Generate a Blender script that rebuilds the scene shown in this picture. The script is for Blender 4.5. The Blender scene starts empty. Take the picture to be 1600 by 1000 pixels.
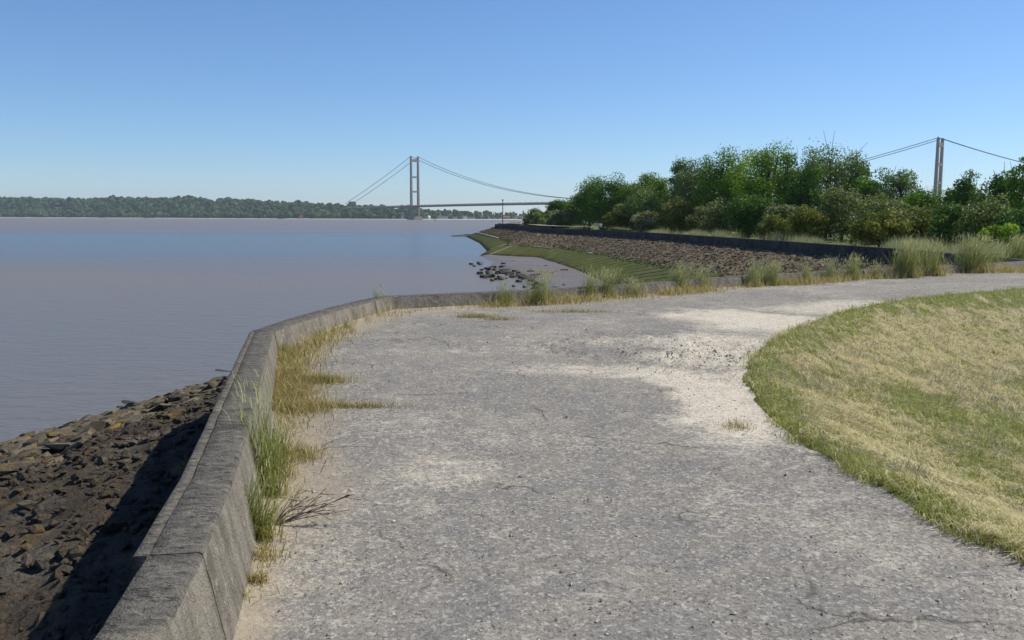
import bpy, bmesh, math, random
import numpy as np
from mathutils import Matrix, Vector
sc = bpy.context.scene
col = sc.collection
R = math.radians
random.seed(5)
rng = np.random.default_rng(7)

# ------------------------------------------------------------------ camera, sky, sun, exposure
F = 1386.0                      # focal length in photo pixels (photo is 1600 x 1000)
CAM_Z = 1.65
PITCH = math.atan((500 - 340.3) / F)
ROLL = math.atan(0.0034)
fw = np.array([0, math.cos(PITCH), -math.sin(PITCH)])
up0 = np.array([0, math.sin(PITCH), math.cos(PITCH)])
rt0 = np.array([1.0, 0, 0])
rt = rt0 * math.cos(ROLL) + up0 * math.sin(ROLL)
up = up0 * math.cos(ROLL) - rt0 * math.sin(ROLL)
cam = bpy.data.cameras.new('camera')
cam.sensor_width = 36
cam.lens = F / 1600 * 36
cam.clip_start = 0.05
cam.clip_end = 40000
camo = bpy.data.objects.new('camera', cam)
col.objects.link(camo)
camo.matrix_world = Matrix(((rt[0], up[0], -fw[0], 0), (rt[1], up[1], -fw[1], 0), (rt[2], up[2], -fw[2], CAM_Z), (0, 0, 0, 1)))
sc.camera = camo

SUN_AZ = R(22)                  # from +x (right of the view) towards +y (away)
SUN_EL = R(49)
world = bpy.data.worlds.new('World')
sc.world = world
world.use_nodes = True
wn = world.node_tree
sky = wn.nodes.new('ShaderNodeTexSky')
sky.sky_type = 'NISHITA'
sky.sun_disc = False
sky.sun_elevation = SUN_EL
sky.sun_rotation = R(90) - SUN_AZ
sky.altitude = 0
sky.air_density = 0.93
sky.dust_density = 0.0
sky.ozone_density = 10.0
bg = wn.nodes['Background']
bg.inputs[1].default_value = 0.102
wn.links.new(sky.outputs[0], bg.inputs[0])

sl = bpy.data.lights.new('sun', 'SUN')
sl.energy = 4.5
sl.angle = R(0.53)
sl.color = (1.0, 0.93, 0.80)
so = bpy.data.objects.new('sun', sl)
col.objects.link(so)
sd = Vector((math.cos(SUN_EL) * math.cos(SUN_AZ), math.cos(SUN_EL) * math.sin(SUN_AZ), math.sin(SUN_EL)))
so.rotation_euler = sd.to_track_quat('Z', 'Y').to_euler()
so.location = (60, 20, 80)

sc.view_settings.view_transform = 'Standard'
sc.view_settings.look = 'None'
sc.view_settings.gamma = 1
sc.view_settings.exposure = 0.33
sc.cycles.use_denoising = True
sc.cycles.max_bounces = 8
sc.cycles.transparent_max_bounces = 8
sc.cycles.volume_bounces = 0

# ------------------------------------------------------------------ pixel helpers
def ray(px, py):
    d = fw + rt * ((px - 800) / F) - up * ((py - 500) / F)
    return d
def P(px, py, z):
    """where the pixel's ray meets the level z"""
    d = ray(px, py)
    k = (z - CAM_Z) / d[2]
    return np.array([d[0] * k, d[1] * k, z])
def Pd(px, py, y):
    """point on the pixel's ray at forward distance y"""
    d = ray(px, py)
    k = y / d[1]
    return np.array([d[0] * k, y, CAM_Z + d[2] * k])
def proj(p):
    p = np.asarray(p, float) - np.array([0, 0, CAM_Z])
    z = p @ fw
    return 800 + F * (p @ rt) / z, 500 - F * (p @ up) / z, z

def ss(a, b, x):
    t = np.clip((x - a) / (b - a), 0, 1)
    return t * t * (3 - 2 * t)

# ------------------------------------------------------------------ noise
def _h(ix, iy, iz, seed):
    n = (ix.astype(np.int64) * 374761393 + iy.astype(np.int64) * 668265263 + iz.astype(np.int64) * 2147483647 + seed * 974634777) & 0xFFFFFFFF
    n = ((n ^ (n >> 13)) * 1274126177) & 0xFFFFFFFF
    n = ((n ^ (n >> 16)) * 2246822519) & 0xFFFFFFFF
    return ((n ^ (n >> 15)) & 0xFFFFFF) / 16777215.0
def vn(x, y, z=0.0, seed=0):
    x, y, z = np.broadcast_arrays(np.asarray(x, float), np.asarray(y, float), np.asarray(z, float))
    ix, iy, iz = np.floor(x), np.floor(y), np.floor(z)
    fx, fy, fz = x - ix, y - iy, z - iz
    fx, fy, fz = [f * f * (3 - 2 * f) for f in (fx, fy, fz)]
    r = 0
    for a in (0, 1):
        for b in (0, 1):
            for c in (0, 1):
                r = r + _h(ix + a, iy + b, iz + c, seed) * (fx if a else 1 - fx) * (fy if b else 1 - fy) * (fz if c else 1 - fz)
    return r
def fbm(x, y, z=0.0, o=4, seed=0):
    s, a, t = 0, 0.5, 0
    for i in range(o):
        k = 2.03 ** i
        s = s + a * vn(np.asarray(x) * k, np.asarray(y) * k, np.asarray(z) * k, seed + i)
        t += a
        a *= 0.5
    return s / t

# ------------------------------------------------------------------ mesh helpers
def mesh(name, V, faces, mats=(), attrs=None, smooth=False, fmat=None):
    """faces: an array (n,k) or a list of such arrays"""
    V = np.asarray(V, np.float32).reshape(-1, 3)
    if isinstance(faces, np.ndarray):
        faces = [faces]
    faces = [np.asarray(f, np.int32) for f in faces if len(f)]
    me = bpy.data.meshes.new(name)
    me.vertices.add(len(V))
    me.vertices.foreach_set('co', V.ravel())
    loops = np.concatenate([f.ravel() for f in faces])
    sizes = np.concatenate([np.full(len(f), f.shape[1], np.int32) for f in faces])
    starts = np.concatenate([[0], np.cumsum(sizes)[:-1]]).astype(np.int32)
    me.loops.add(len(loops))
    me.loops.foreach_set('vertex_index', loops)
    me.polygons.add(len(sizes))
    me.polygons.foreach_set('loop_start', starts)
    me.polygons.foreach_set('loop_total', sizes)
    me.polygons.foreach_set('use_smooth', np.full(len(sizes), bool(smooth)))
    for m in (mats if isinstance(mats, (list, tuple)) else [mats]):
        me.materials.append(m)
    if fmat is not None:
        me.polygons.foreach_set('material_index', np.asarray(fmat, np.int32))
    for k, a in (attrs or {}).items():
        at = me.attributes.new(k, 'FLOAT', 'POINT')
        at.data.foreach_set('value', np.asarray(a, np.float32))
    me.update(calc_edges=True)
    me.validate()
    return me
def obj(name, me, parent=None, label=None, cat=None, group=None, kind=None):
    o = bpy.data.objects.new(name, me)
    col.objects.link(o)
    if parent is not None:
        o.parent = parent
    if label: o['label'] = label
    if cat: o['category'] = cat
    if group: o['group'] = group
    if kind: o['kind'] = kind
    return o
def thing(name, loc, label, cat, group=None):
    o = obj(name, None, None, label, cat, group)
    o.location = loc
    o.empty_display_size = 0.2
    return o
def gridfaces(nu, nv):
    i = np.arange(nu - 1)[:, None] * nv + np.arange(nv - 1)[None, :]
    i = i.ravel()
    return np.stack([i, i + nv, i + nv + 1, i + 1], 1)
def boxV(x0, x1, y0, y1, z0, z1):
    return np.array([[x, y, z] for z in (z0, z1) for y in (y0, y1) for x in (x0, x1)], float)
BOXF = np.array([[0, 2, 3, 1], [4, 5, 7, 6], [0, 1, 5, 4], [2, 6, 7, 3], [0, 4, 6, 2], [1, 3, 7, 5]])
def join(parts):
    """parts: list of (V, F) with equal face size"""
    Vs, Fs, n = [], [], 0
    for v, f in parts:
        Vs.append(v); Fs.append(f + n); n += len(v)
    return np.concatenate(Vs), np.concatenate(Fs)
def tube(pts, rad, n=6, cap=True):
    pts = np.asarray(pts, float)
    rad = np.broadcast_to(np.asarray(rad, float), (len(pts),))
    tan = np.gradient(pts, axis=0)
    tan /= np.linalg.norm(tan, axis=1)[:, None] + 1e-9
    ref = np.array([0, 0, 1.0]) if abs(tan[0][2]) < 0.9 else np.array([1.0, 0, 0])
    s = np.cross(tan, ref); s /= np.linalg.norm(s, axis=1)[:, None] + 1e-9
    t = np.cross(s, tan)
    a = np.linspace(0, 2 * np.pi, n, endpoint=False)
    V = pts[:, None, :] + rad[:, None, None] * (np.cos(a)[None, :, None] * s[:, None, :] + np.sin(a)[None, :, None] * t[:, None, :])
    V = V.reshape(-1, 3)
    i = (np.arange(len(pts) - 1)[:, None] * n + np.arange(n)[None, :])
    j = (np.arange(len(pts) - 1)[:, None] * n + (np.arange(n)[None, :] + 1) % n)
    Fq = np.stack([i, j, j + n, i + n], 2).reshape(-1, 4)
    return V, Fq
def strip(pts, w_, h_):
    """flat bar of width w_ lying along pts, its top h_ above them"""
    pts = np.asarray(pts, float)
    d = np.gradient(pts, axis=0)
    sdir = np.stack([d[:, 1], -d[:, 0], 0 * d[:, 0]], 1); sdir /= np.linalg.norm(sdir, axis=1)[:, None] + 1e-9
    ww = w_ / 2 * (0.7 + 0.6 * rng.random(len(pts)))[:, None]
    z = np.array([0, 0, 1.0])
    V = np.stack([pts - sdir * ww - z * 0.2, pts - sdir * ww + z * h_, pts + sdir * ww + z * h_, pts + sdir * ww - z * 0.2], 1).reshape(-1, 3)
    n = len(pts)
    i = np.arange(n - 1)[:, None] * 4 + np.arange(4)[None]; j = np.arange(n - 1)[:, None] * 4 + (np.arange(4)[None] + 1) % 4
    Fq = np.stack([i, j, j + 4, i + 4], 2).reshape(-1, 4)
    return V, np.concatenate([Fq, [[0, 1, 2, 3]], [[4 * n - 1, 4 * n - 2, 4 * n - 3, 4 * n - 4]]])
def poly_at(pts, s):
    """points at arc length s on a polyline"""
    pts = np.asarray(pts, float)
    d = np.concatenate([[0], np.cumsum(np.linalg.norm(np.diff(pts, axis=0), axis=1))])
    return np.stack([np.interp(s, d, pts[:, k]) for k in range(pts.shape[1])], -1)
def plen(pts):
    return np.linalg.norm(np.diff(np.asarray(pts, float), axis=0), axis=1).sum()

# ------------------------------------------------------------------ material helpers
class NT:
    def __init__(self, name, rough=0.9, spec=0.2):
        self.m = bpy.data.materials.new(name)
        self.m.use_nodes = True
        self.t = self.m.node_tree
        self.b = self.t.nodes['Principled BSDF']
        self.b.inputs['Roughness'].default_value = rough
        self.b.inputs['Specular IOR Level'].default_value = spec
        self.pos = self.n('ShaderNodeNewGeometry').outputs['Position']
    def n(self, t, **k):
        x = self.t.nodes.new(t)
        for a, v in k.items(): setattr(x, a, v)
        return x
    def l(self, a, b):
        self.t.links.new(a, b)
    def set(self, inp, v):
        if isinstance(v, bpy.types.NodeSocket): self.l(v, inp)
        else:
            if isinstance(v, tuple) and len(v) == 3 and inp.type == 'RGBA': v = v + (1,)
            inp.default_value = v
    def scale(self, v, s):
        x = self.n('ShaderNodeVectorMath', operation='MULTIPLY')
        self.set(x.inputs[0], v); x.inputs[1].default_value = s if isinstance(s, tuple) else (s, s, s)
        return x.outputs[0]
    def noise(self, s, d=4, r=0.55, v=None, dist=0.0):
        x = self.n('ShaderNodeTexNoise')
        x.inputs['Scale'].default_value = s; x.inputs['Detail'].default_value = d
        x.inputs['Roughness'].default_value = r; x.inputs['Distortion'].default_value = dist
        self.l(self.pos if v is None else v, x.inputs['Vector'])
        return x.outputs['Fac']
    def vor(self, s, feature='F1', v=None, out='Distance'):
        x = self.n('ShaderNodeTexVoronoi', feature=feature)
        x.inputs['Scale'].default_value = s
        self.l(self.pos if v is None else v, x.inputs['Vector'])
        return x.outputs[out]
    def ramp(self, f, stops):
        x = self.n('ShaderNodeValToRGB')
        e = x.color_ramp.elements
        while len(e) < len(stops): e.new(0.5)
        for k, (p, c) in enumerate(stops):
            e[k].position = p
            e[k].color = (c, c, c, 1) if not isinstance(c, tuple) else c + (1,)
        self.set(x.inputs[0], f)
        return x.outputs[0]
    def mix(self, f, a, b, mode='MIX'):
        x = self.n('ShaderNodeMix', data_type='RGBA', blend_type=mode)
        self.set(x.inputs[0], f); self.set(x.inputs[6], a); self.set(x.inputs[7], b)
        return x.outputs[2]
    def math(self, op, a, b=0.5, c=None, clamp=False):
        x = self.n('ShaderNodeMath', operation=op, use_clamp=clamp)
        self.set(x.inputs[0], a); self.set(x.inputs[1], b)
        if c is not None: self.set(x.inputs[2], c)
        return x.outputs[0]
    def attr(self, name):
        return self.n('ShaderNodeAttribute', attribute_name=name).outputs['Fac']
    def bump(self, h, s=0.5, d=0.02, prev=None):
        x = self.n('ShaderNodeBump')
        x.inputs['Strength'].default_value = s; x.inputs['Distance'].default_value = d
        self.l(h, x.inputs['Height'])
        if prev is not None: self.l(prev, x.inputs['Normal'])
        return x.outputs[0]
    def done(self, color=None, bump=None, rough=None):
        if color is not None: self.set(self.b.inputs['Base Color'], color)
        if bump is not None: self.l(bump, self.b.inputs['Normal'])
        if rough is not None: self.set(self.b.inputs['Roughness'], rough)
        return self.m

def plain(name, c, rough=0.8, var=0.25, scale=3.0, spec=0.2):
    t = NT(name, rough, spec)
    n = t.noise(scale, 4)
    return t.done(t.mix(n, tuple(x * (1 - var) for x in c), tuple(min(1, x * (1 + var)) for x in c)))

def leafy(name, stops, trans=0.3, rough=0.6):
    """leaf or blade material coloured by the per-leaf attribute c"""
    t = NT(name, rough, 0.06)
    colr = t.ramp(t.attr('c'), stops)
    t.set(t.b.inputs['Base Color'], colr)
    tr = t.n('ShaderNodeBsdfTranslucent')
    t.l(colr, tr.inputs[0])
    mx = t.n('ShaderNodeMixShader')
    mx.inputs[0].default_value = trans
    t.l(t.b.outputs[0], mx.inputs[1]); t.l(tr.outputs[0], mx.inputs[2])
    t.l(mx.outputs[0], t.t.nodes['Material Output'].inputs[0])
    return t.m

# --- path
t = NT('worn_asphalt', 0.95, 0.04)
big = t.noise(0.7, 5, 0.6)
mid = t.noise(6.5, 5, 0.65)
fine = t.noise(75, 3, 0.7)
chip = t.vor(55, out='Color')
chipv = t.n('ShaderNodeSeparateColor'); t.l(chip, chipv.inputs[0])
base = t.mix(t.ramp(big, [(0.35, 0.0), (0.65, 1.0)]), (0.205, 0.194, 0.175), (0.27, 0.248, 0.212))
base = t.mix(t.ramp(mid, [(0.52, 0.0), (0.70, 0.75)]), base, (0.40, 0.37, 0.325))
base = t.mix(t.ramp(t.noise(2.3, 4, 0.6), [(0.42, 0.5), (0.55, 0.0)]), base, (0.17, 0.17, 0.172))
base = t.mix(t.ramp(chipv.outputs[0], [(0.0, 0.0), (0.70, 0.1), (1.0, 0.7)]), base, (0.47, 0.44, 0.39))
base = t.mix(t.ramp(chipv.outputs[1], [(0.0, 0.6), (0.25, 0.0)]), base, (0.09, 0.09, 0.09))
base = t.mix(t.ramp(fine, [(0.34, 0.55), (0.50, 0.0)]), base, (0.09, 0.088, 0.085))
sandc = t.mix(mid, (0.57, 0.51, 0.41), (0.73, 0.67, 0.55))
sandc = t.mix(t.ramp(fine, [(0.36, 0.6), (0.5, 0.0)]), sandc, (0.22, 0.195, 0.165))
sandc = t.mix(t.ramp(chipv.outputs[1], [(0.0, 0.6), (0.3, 0.0)]), sandc, (0.24, 0.22, 0.19))
sandn = t.math('ADD', t.math('MULTIPLY', t.math('SUBTRACT', t.noise(5, 5, 0.7), 0.5), 1.0), t.math('MULTIPLY', t.math('SUBTRACT', t.noise(26, 5, 0.8), 0.5), 1.7))
sandf = t.math('ADD', t.attr('sand'), sandn)
base = t.mix(t.ramp(sandf, [(0.30, 0.0), (0.95, 0.92)]), base, sandc)
dustf = t.math('ADD', t.attr('dust'), t.math('MULTIPLY', t.math('SUBTRACT', t.noise(20, 4, 0.7), 0.5), 1.4))
base = t.mix(t.ramp(dustf, [(0.3, 0.0), (0.85, 0.8)]), base, (0.35, 0.295, 0.215))
wob = t.n('ShaderNodeVectorMath', operation='ADD'); t.l(t.pos, wob.inputs[0])
nz = t.n('ShaderNodeTexNoise'); nz.inputs['Scale'].default_value = 4.0; nz.inputs['Detail'].default_value = 4; t.l(t.pos, nz.inputs['Vector'])
t.l(t.scale(nz.outputs['Color'], 0.35), wob.inputs[1])
ck = t.vor(0.75, 'DISTANCE_TO_EDGE', wob.outputs[0])
ckm = t.math('MULTIPLY', t.ramp(ck, [(0.0, 1.0), (0.012, 0.0)]), t.ramp(t.noise(0.9, 3), [(0.50, 0.0), (0.60, 0.8)]))
base = t.mix(ckm, base, (0.05, 0.048, 0.045))
fl = t.noise(7, 3, 0.6, t.scale(t.pos, (1.0, 1.0, 1.0)), 0.8)
base = t.mix(t.ramp(fl, [(0.64, 0.0), (0.72, 0.6)]), base, (0.47, 0.435, 0.37))
hb = t.bump(t.noise(38, 4, 0.75), 0.8, 0.018, t.bump(chipv.outputs[0], 0.5, 0.006))
M_PATH = t.done(base, hb)

# --- concrete of the wall
def wall_mat(name, top):
    t = NT(name, 0.92, 0.05)
    g = t.n('ShaderNodeNewGeometry')
    sep = t.n('ShaderNodeSeparateXYZ'); t.l(g.outputs['Normal'], sep.inputs[0])
    n1 = t.noise(2.2, 6, 0.65)
    n2 = t.noise(14, 5, 0.7)
    n3 = t.noise(90, 3, 0.7)
    streak = t.noise(9, 4, 0.6, t.scale(t.pos, (1, 1, 0.12)))
    face = t.mix(n1, (0.31, 0.28, 0.23), (0.17, 0.155, 0.13))
    face = t.mix(t.ramp(streak, [(0.42, 0.0), (0.66, 0.75)]), face, (0.10, 0.092, 0.078))
    face = t.mix(t.ramp(n2, [(0.56, 0.0), (0.7, 0.7)]), face, (0.42, 0.38, 0.30))
    st2 = t.noise(15, 5, 0.75, t.scale(t.pos, (0.65, 1.25, 1.0)), 0.6)
    topc = t.mix(n1, (0.085, 0.082, 0.076), (0.13, 0.122, 0.11))
    topc = t.mix(t.ramp(st2, [(0.40, 0.0), (0.70, 0.7)]), topc, (0.27, 0.245, 0.205))
    topc = t.mix(t.ramp(t.noise(30, 4, 0.7, t.scale(t.pos, (0.6, 1.5, 1))), [(0.36, 0.8), (0.48, 0.0)]), topc, (0.03, 0.03, 0.031))
    topc = t.mix(t.ramp(t.noise(1.1, 3), [(0.60, 0.0), (0.68, 0.6)]), topc, (0.24, 0.215, 0.17))
    if top < 1: topc = t.mix(top, face, topc)
    c = t.mix(t.ramp(sep.outputs[2], [(0.30, 0.0), (0.45, 1.0)]), face, topc)
    c = t.mix(t.ramp(n3, [(0.3, 0.5), (0.48, 0.0)]), c, (0.05, 0.048, 0.045))
    if top == 2: c = t.mix(t.ramp(t.noise(0.9, 5, 0.7), [(0.3, 0.0), (0.75, 0.5)]), (0.030, 0.029, 0.031), c)  # mottled near-black over the far wall, painting in its shade
    return t.done(c, t.bump(n3, 0.9, 0.012, t.bump(n2, 0.9, 0.03)))
M_WALL = wall_mat('weathered_concrete', 1)
M_WALLFAR = wall_mat('shade_dark_concrete', 2)  # darkened copy of the wall concrete, deep shade put into its colour

# --- stone revetment (v runs from the wall foot, 0, to the toe, 1)
t = NT('pitched_stone_slope', 0.9, 0.04)
n1 = t.noise(0.5, 5); n2 = t.noise(5, 6, 0.7); n3 = t.noise(24, 5, 0.75)
cell = t.vor(2.3, out='Color'); cs = t.n('ShaderNodeSeparateColor'); t.l(cell, cs.inputs[0])
edge = t.vor(2.3, 'DISTANCE_TO_EDGE')
c = t.mix(cs.outputs[0], (0.105, 0.084, 0.058), (0.25, 0.205, 0.14))
c = t.mix(t.ramp(n2, [(0.45, 0.0), (0.7, 0.6)]), c, (0.31, 0.24, 0.15))
c = t.mix(t.ramp(n1, [(0.5, 0.0), (0.68, 0.55)]), c, (0.055, 0.05, 0.045))
c = t.mix(t.ramp(n3, [(0.38, 0.8), (0.52, 0.0)]), c, (0.03, 0.027, 0.025))
c = t.mix(t.ramp(edge, [(0.0, 0.9), (0.07, 0.0)]), c, (0.022, 0.02, 0.018))
alg = t.math('ADD', t.attr('green'), t.math('MULTIPLY', t.math('SUBTRACT', t.noise(0.55, 5, 0.65), 0.5), 0.9))
c = t.mix(t.ramp(alg, [(0.32, 0.0), (0.75, 0.85)]), c, t.mix(n2, (0.045, 0.065, 0.02), (0.10, 0.12, 0.04)))
c = t.mix(t.ramp(t.attr('wet'), [(0.3, 0.0), (0.8, 0.85)]), c, (0.022, 0.02, 0.016))
M_SLOPE = t.done(c, t.bump(n3, 0.9, 0.05, t.bump(edge, 0.6, 0.06)))
t = NT('rubble_mortar', 0.92, 0.04)
n2 = t.noise(4, 6, 0.7); n3 = t.noise(22, 5, 0.75); n4 = t.noise(0.9, 4)
c = t.mix(n2, (0.050, 0.042, 0.034), (0.155, 0.126, 0.094))
c = t.mix(t.ramp(n4, [(0.54, 0.0), (0.66, 0.75)]), c, t.mix(n2, (0.09, 0.08, 0.065), (0.25, 0.225, 0.185)))
c = t.mix(t.ramp(n3, [(0.36, 0.85), (0.5, 0.0)]), c, (0.03, 0.027, 0.025))
c = t.mix(t.ramp(t.noise(1.7, 5), [(0.6, 0.0), (0.7, 0.55)]), c, (0.24, 0.16, 0.05))
c = t.mix(t.ramp(t.attr('wet'), [(0.3, 0.0), (0.8, 0.85)]), c, (0.03, 0.03, 0.026))
M_RUBBLE = t.done(c, t.bump(n3, 1.0, 0.05, t.bump(n2, 0.7, 0.1)))

t = NT('revetment_stone', 0.88, 0.04)
oi = t.n('ShaderNodeObjectInfo').outputs['Random']
n2 = t.noise(6, 6, 0.7); n3 = t.noise(30, 5, 0.75)
c = t.mix(t.math('FRACT', t.math('ADD', oi, t.noise(0.8, 1))), (0.075, 0.063, 0.047), (0.20, 0.172, 0.128))
c = t.mix(t.ramp(n2, [(0.52, 0.0), (0.74, 0.6)]), c, (0.27, 0.24, 0.185))
c = t.mix(t.ramp(t.noise(1.3, 5, 0.6), [(0.55, 0.0), (0.66, 0.8)]), c, t.mix(n2, (0.20, 0.14, 0.03), (0.34, 0.23, 0.055)))
c = t.mix(t.ramp(n3, [(0.36, 0.8), (0.5, 0.0)]), c, (0.04, 0.036, 0.032))
M_STONE = t.done(c, t.bump(n3, 0.9, 0.03, t.bump(n2, 0.8, 0.05)))

t = NT('green_apron_slab', 0.85, 0.04)
n2 = t.noise(1.2, 6, 0.7); n3 = t.noise(9, 5, 0.75)
oi = t.n('ShaderNodeObjectInfo').outputs['Random']
c = t.mix(t.ramp(n2, [(0.35, 0.0), (0.65, 1.0)]), (0.045, 0.06, 0.010), (0.115, 0.135, 0.026))
c = t.mix(t.ramp(t.noise(0.35, 5, 0.7), [(0.48, 0.0), (0.62, 0.6)]), c, (0.13, 0.11, 0.06))
c = t.mix(t.math('MULTIPLY', oi, 0.5), c, (0.075, 0.075, 0.03))
c = t.mix(t.ramp(n3, [(0.35, 0.7), (0.5, 0.0)]), c, (0.03, 0.035, 0.014))
zz_ = t.n('ShaderNodeSeparateXYZ'); t.l(t.pos, zz_.inputs[0])
tide = t.math('ADD', zz_.outputs[2], t.math('MULTIPLY', t.math('SUBTRACT', t.noise(0.7, 5, 0.7), 0.5), 1.1))
c = t.mix(t.ramp(t.math('ADD', tide, 5.0), [(0.75, 0.9), (1.35, 0.0)]), c, (0.022, 0.022, 0.012))      # bladder weed below the tide line
M_APRON = t.done(c, t.bump(n3, 0.6, 0.05))
M_EDGING = plain('pale_concrete_edging', (0.36, 0.33, 0.28), 0.9, 0.3, 1.5)
M_JOINT = plain('pale_joint_mortar', (0.27, 0.265, 0.18), 0.9, 0.4, 2.0)

t = NT('wet_mud', 0.55, 0.35)
n1 = t.noise(0.12, 5, 0.6); n2 = t.noise(2.2, 5, 0.7)
c = t.mix(n1, (0.105, 0.085, 0.064), (0.165, 0.135, 0.10))
M_MUD = t.done(c, t.bump(n2, 0.4, 0.08), t.ramp(n1, [(0.4, 0.6), (0.65, 0.35)]))
t = NT('seaweed_rock', 0.6, 0.4)
n2 = t.noise(5, 6, 0.7)
c = t.mix(n2, (0.018, 0.018, 0.01), (0.055, 0.05, 0.028))
M_WEED = t.done(c, t.bump(t.noise(14, 5, 0.7), 0.9, 0.06))

# --- water: silty estuary, wind patches change the ripples
t = NT('estuary_water', 0.12, 0.5)
sx = t.n('ShaderNodeSeparateXYZ'); t.l(t.pos, sx.inputs[0])
patch = t.noise(1.0, 4, 0.55, t.scale(t.pos, (0.0016, 0.0075, 1)))
streak = t.noise(1.0, 4, 0.6, t.scale(t.pos, (0.012, 0.09, 1)))
# silt is carried in bands along the shore: clearer water between about 150 and 350 m out and close in
lg = t.math('LOGARITHM', t.math('MAXIMUM', t.math('ADD', sx.outputs[1], 2.0), 1.0), 10.0)
lg = t.math('ADD', lg, t.math('MULTIPLY', t.math('SUBTRACT', patch, 0.5), 0.55))
lg = t.math('ADD', lg, t.math('MULTIPLY', t.math('SUBTRACT', streak, 0.5), 0.40))
siltf = t.ramp(t.math('DIVIDE', lg, 4.0), [(0.30, 0.45), (0.44, 0.65), (0.50, 0.85), (0.555, 0.28), (0.605, 0.22), (0.70, 0.95)])
silt = t.mix(siltf, (0.065, 0.075, 0.082), (0.180, 0.142, 0.102))
w1 = t.noise(0.9, 4, 0.65, t.scale(t.pos, (0.55, 1.0, 1.0)))
w2 = t.noise(4.5, 3, 0.6, t.scale(t.pos, (0.6, 1.0, 1.0)))
b1 = t.bump(w1, 0.42, 0.30)
b2 = t.bump(w2, 0.35, 0.08, b1)
rr = t.ramp(siltf, [(0.0, 0.20), (1.0, 0.36)])
t.b.inputs['IOR'].default_value = 1.33
M_WATER = t.done(silt, b2, rr)

t = NT('rough_turf', 0.95, 0.1)
n1 = t.noise(0.8, 5); n2 = t.noise(9, 5, 0.7); n3 = t.noise(40, 4, 0.75)
dry = t.math('ADD', t.attr('dry'), t.math('MULTIPLY', t.math('SUBTRACT', n2, 0.5), 0.8))
c = t.mix(t.ramp(dry, [(0.3, 0.0), (0.65, 1.0)]), t.mix(n2, (0.12, 0.14, 0.04), (0.22, 0.24, 0.08)), t.mix(n2, (0.34, 0.29, 0.17), (0.50, 0.44, 0.28)))
c = t.mix(t.ramp(n3, [(0.35, 0.6), (0.48, 0.0)]), c, (0.10, 0.09, 0.045))
M_TURF = t.done(c, t.bump(n3, 0.8, 0.03, t.bump(n2, 0.8, 0.06)))
M_LAND = plain('land_grass', (0.10, 0.115, 0.04), 0.95, 0.5, 0.4, 0.1)
M_FARLAND = plain('far_fields', (0.07, 0.09, 0.035), 0.95, 0.4, 0.01, 0.1)
M_BEACH = plain('pale_foreshore', (0.42, 0.40, 0.36), 0.9, 0.3, 0.02)

M_BARK = plain('bark', (0.085, 0.068, 0.05), 0.95, 0.5, 6.0)
M_TWIG = plain('dry_twig', (0.10, 0.075, 0.06), 0.9, 0.4, 20.0)
LEAF = {
    'green': leafy('leaf_green', [(0.0, (0.080, 0.157, 0.017)), (0.6, (0.156, 0.281, 0.028)), (1.0, (0.293, 0.427, 0.056))], 0.2),
    'dark': leafy('leaf_dark', [(0.0, (0.055, 0.113, 0.018)), (0.6, (0.101, 0.200, 0.030)), (1.0, (0.186, 0.320, 0.053))], 0.2),
    'grey': leafy('leaf_greygreen', [(0.0, (0.106, 0.160, 0.044)), (0.6, (0.186, 0.266, 0.071)), (1.0, (0.347, 0.441, 0.126))], 0.2),
    'lime': leafy('leaf_lime', [(0.0, (0.133, 0.227, 0.014)), (0.6, (0.234, 0.360, 0.028)), (1.0, (0.399, 0.508, 0.062))], 0.2),
    'olive': leafy('leaf_olive', [(0.0, (0.106, 0.133, 0.023)), (0.6, (0.190, 0.215, 0.036)), (1.0, (0.334, 0.320, 0.070))], 0.2),
    'haw': leafy('leaf_hawthorn', [(0.0, (0.092, 0.147, 0.024)), (0.6, (0.186, 0.240, 0.048)), (1.0, (0.347, 0.372, 0.098))], 0.2),
}
M_BLOSSOM = leafy('may_blossom', [(0.0, (0.22, 0.22, 0.14)), (1.0, (0.45, 0.44, 0.34))], 0.3)
M_BLADE = leafy('grass_green', [(0.0, (0.16, 0.18, 0.035)), (0.5, (0.32, 0.335, 0.085)), (1.0, (0.50, 0.50, 0.20))], 0.4)
M_CLUMP = leafy('clump_green', [(0.0, (0.13, 0.17, 0.03)), (0.5, (0.26, 0.30, 0.07)), (1.0, (0.46, 0.46, 0.16))], 0.45)
M_GOLD = leafy('grass_golden', [(0.0, (0.30, 0.22, 0.08)), (0.5, (0.56, 0.45, 0.21)), (1.0, (0.74, 0.65, 0.40))], 0.3)
M_PALE = leafy('grass_pale', [(0.0, (0.22, 0.25, 0.10)), (0.5, (0.36, 0.38, 0.18)), (1.0, (0.52, 0.52, 0.32))], 0.4)
M_STRAW = leafy('grass_straw', [(0.0, (0.34, 0.29, 0.15)), (0.5, (0.58, 0.52, 0.29)), (1.0, (0.76, 0.70, 0.46))], 0.3)
M_MOSS = leafy('grass_olive', [(0.0, (0.14, 0.125, 0.03)), (0.5, (0.25, 0.215, 0.06)), (1.0, (0.40, 0.34, 0.13))], 0.35)
M_PLUME = leafy('grass_plume', [(0.0, (0.36, 0.37, 0.13)), (1.0, (0.64, 0.62, 0.33))], 0.4)
M_PEBBLE = leafy('loose_gravel', [(0.0, (0.06, 0.06, 0.06)), (0.55, (0.24, 0.23, 0.21)), (1.0, (0.62, 0.58, 0.50))], 0.0, 0.9)
M_FARLEAF = leafy('far_foliage', [(0.0, (0.014, 0.034, 0.010)), (0.5, (0.035, 0.070, 0.018)), (1.0, (0.085, 0.125, 0.038))], 0.0, 0.9)
M_TOWER = plain('bridge_concrete', (0.21, 0.19, 0.18), 0.9, 0.15, 0.05)
M_DECK = plain('bridge_steel_grey', (0.16, 0.17, 0.18), 0.6, 0.15, 0.05)
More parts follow.
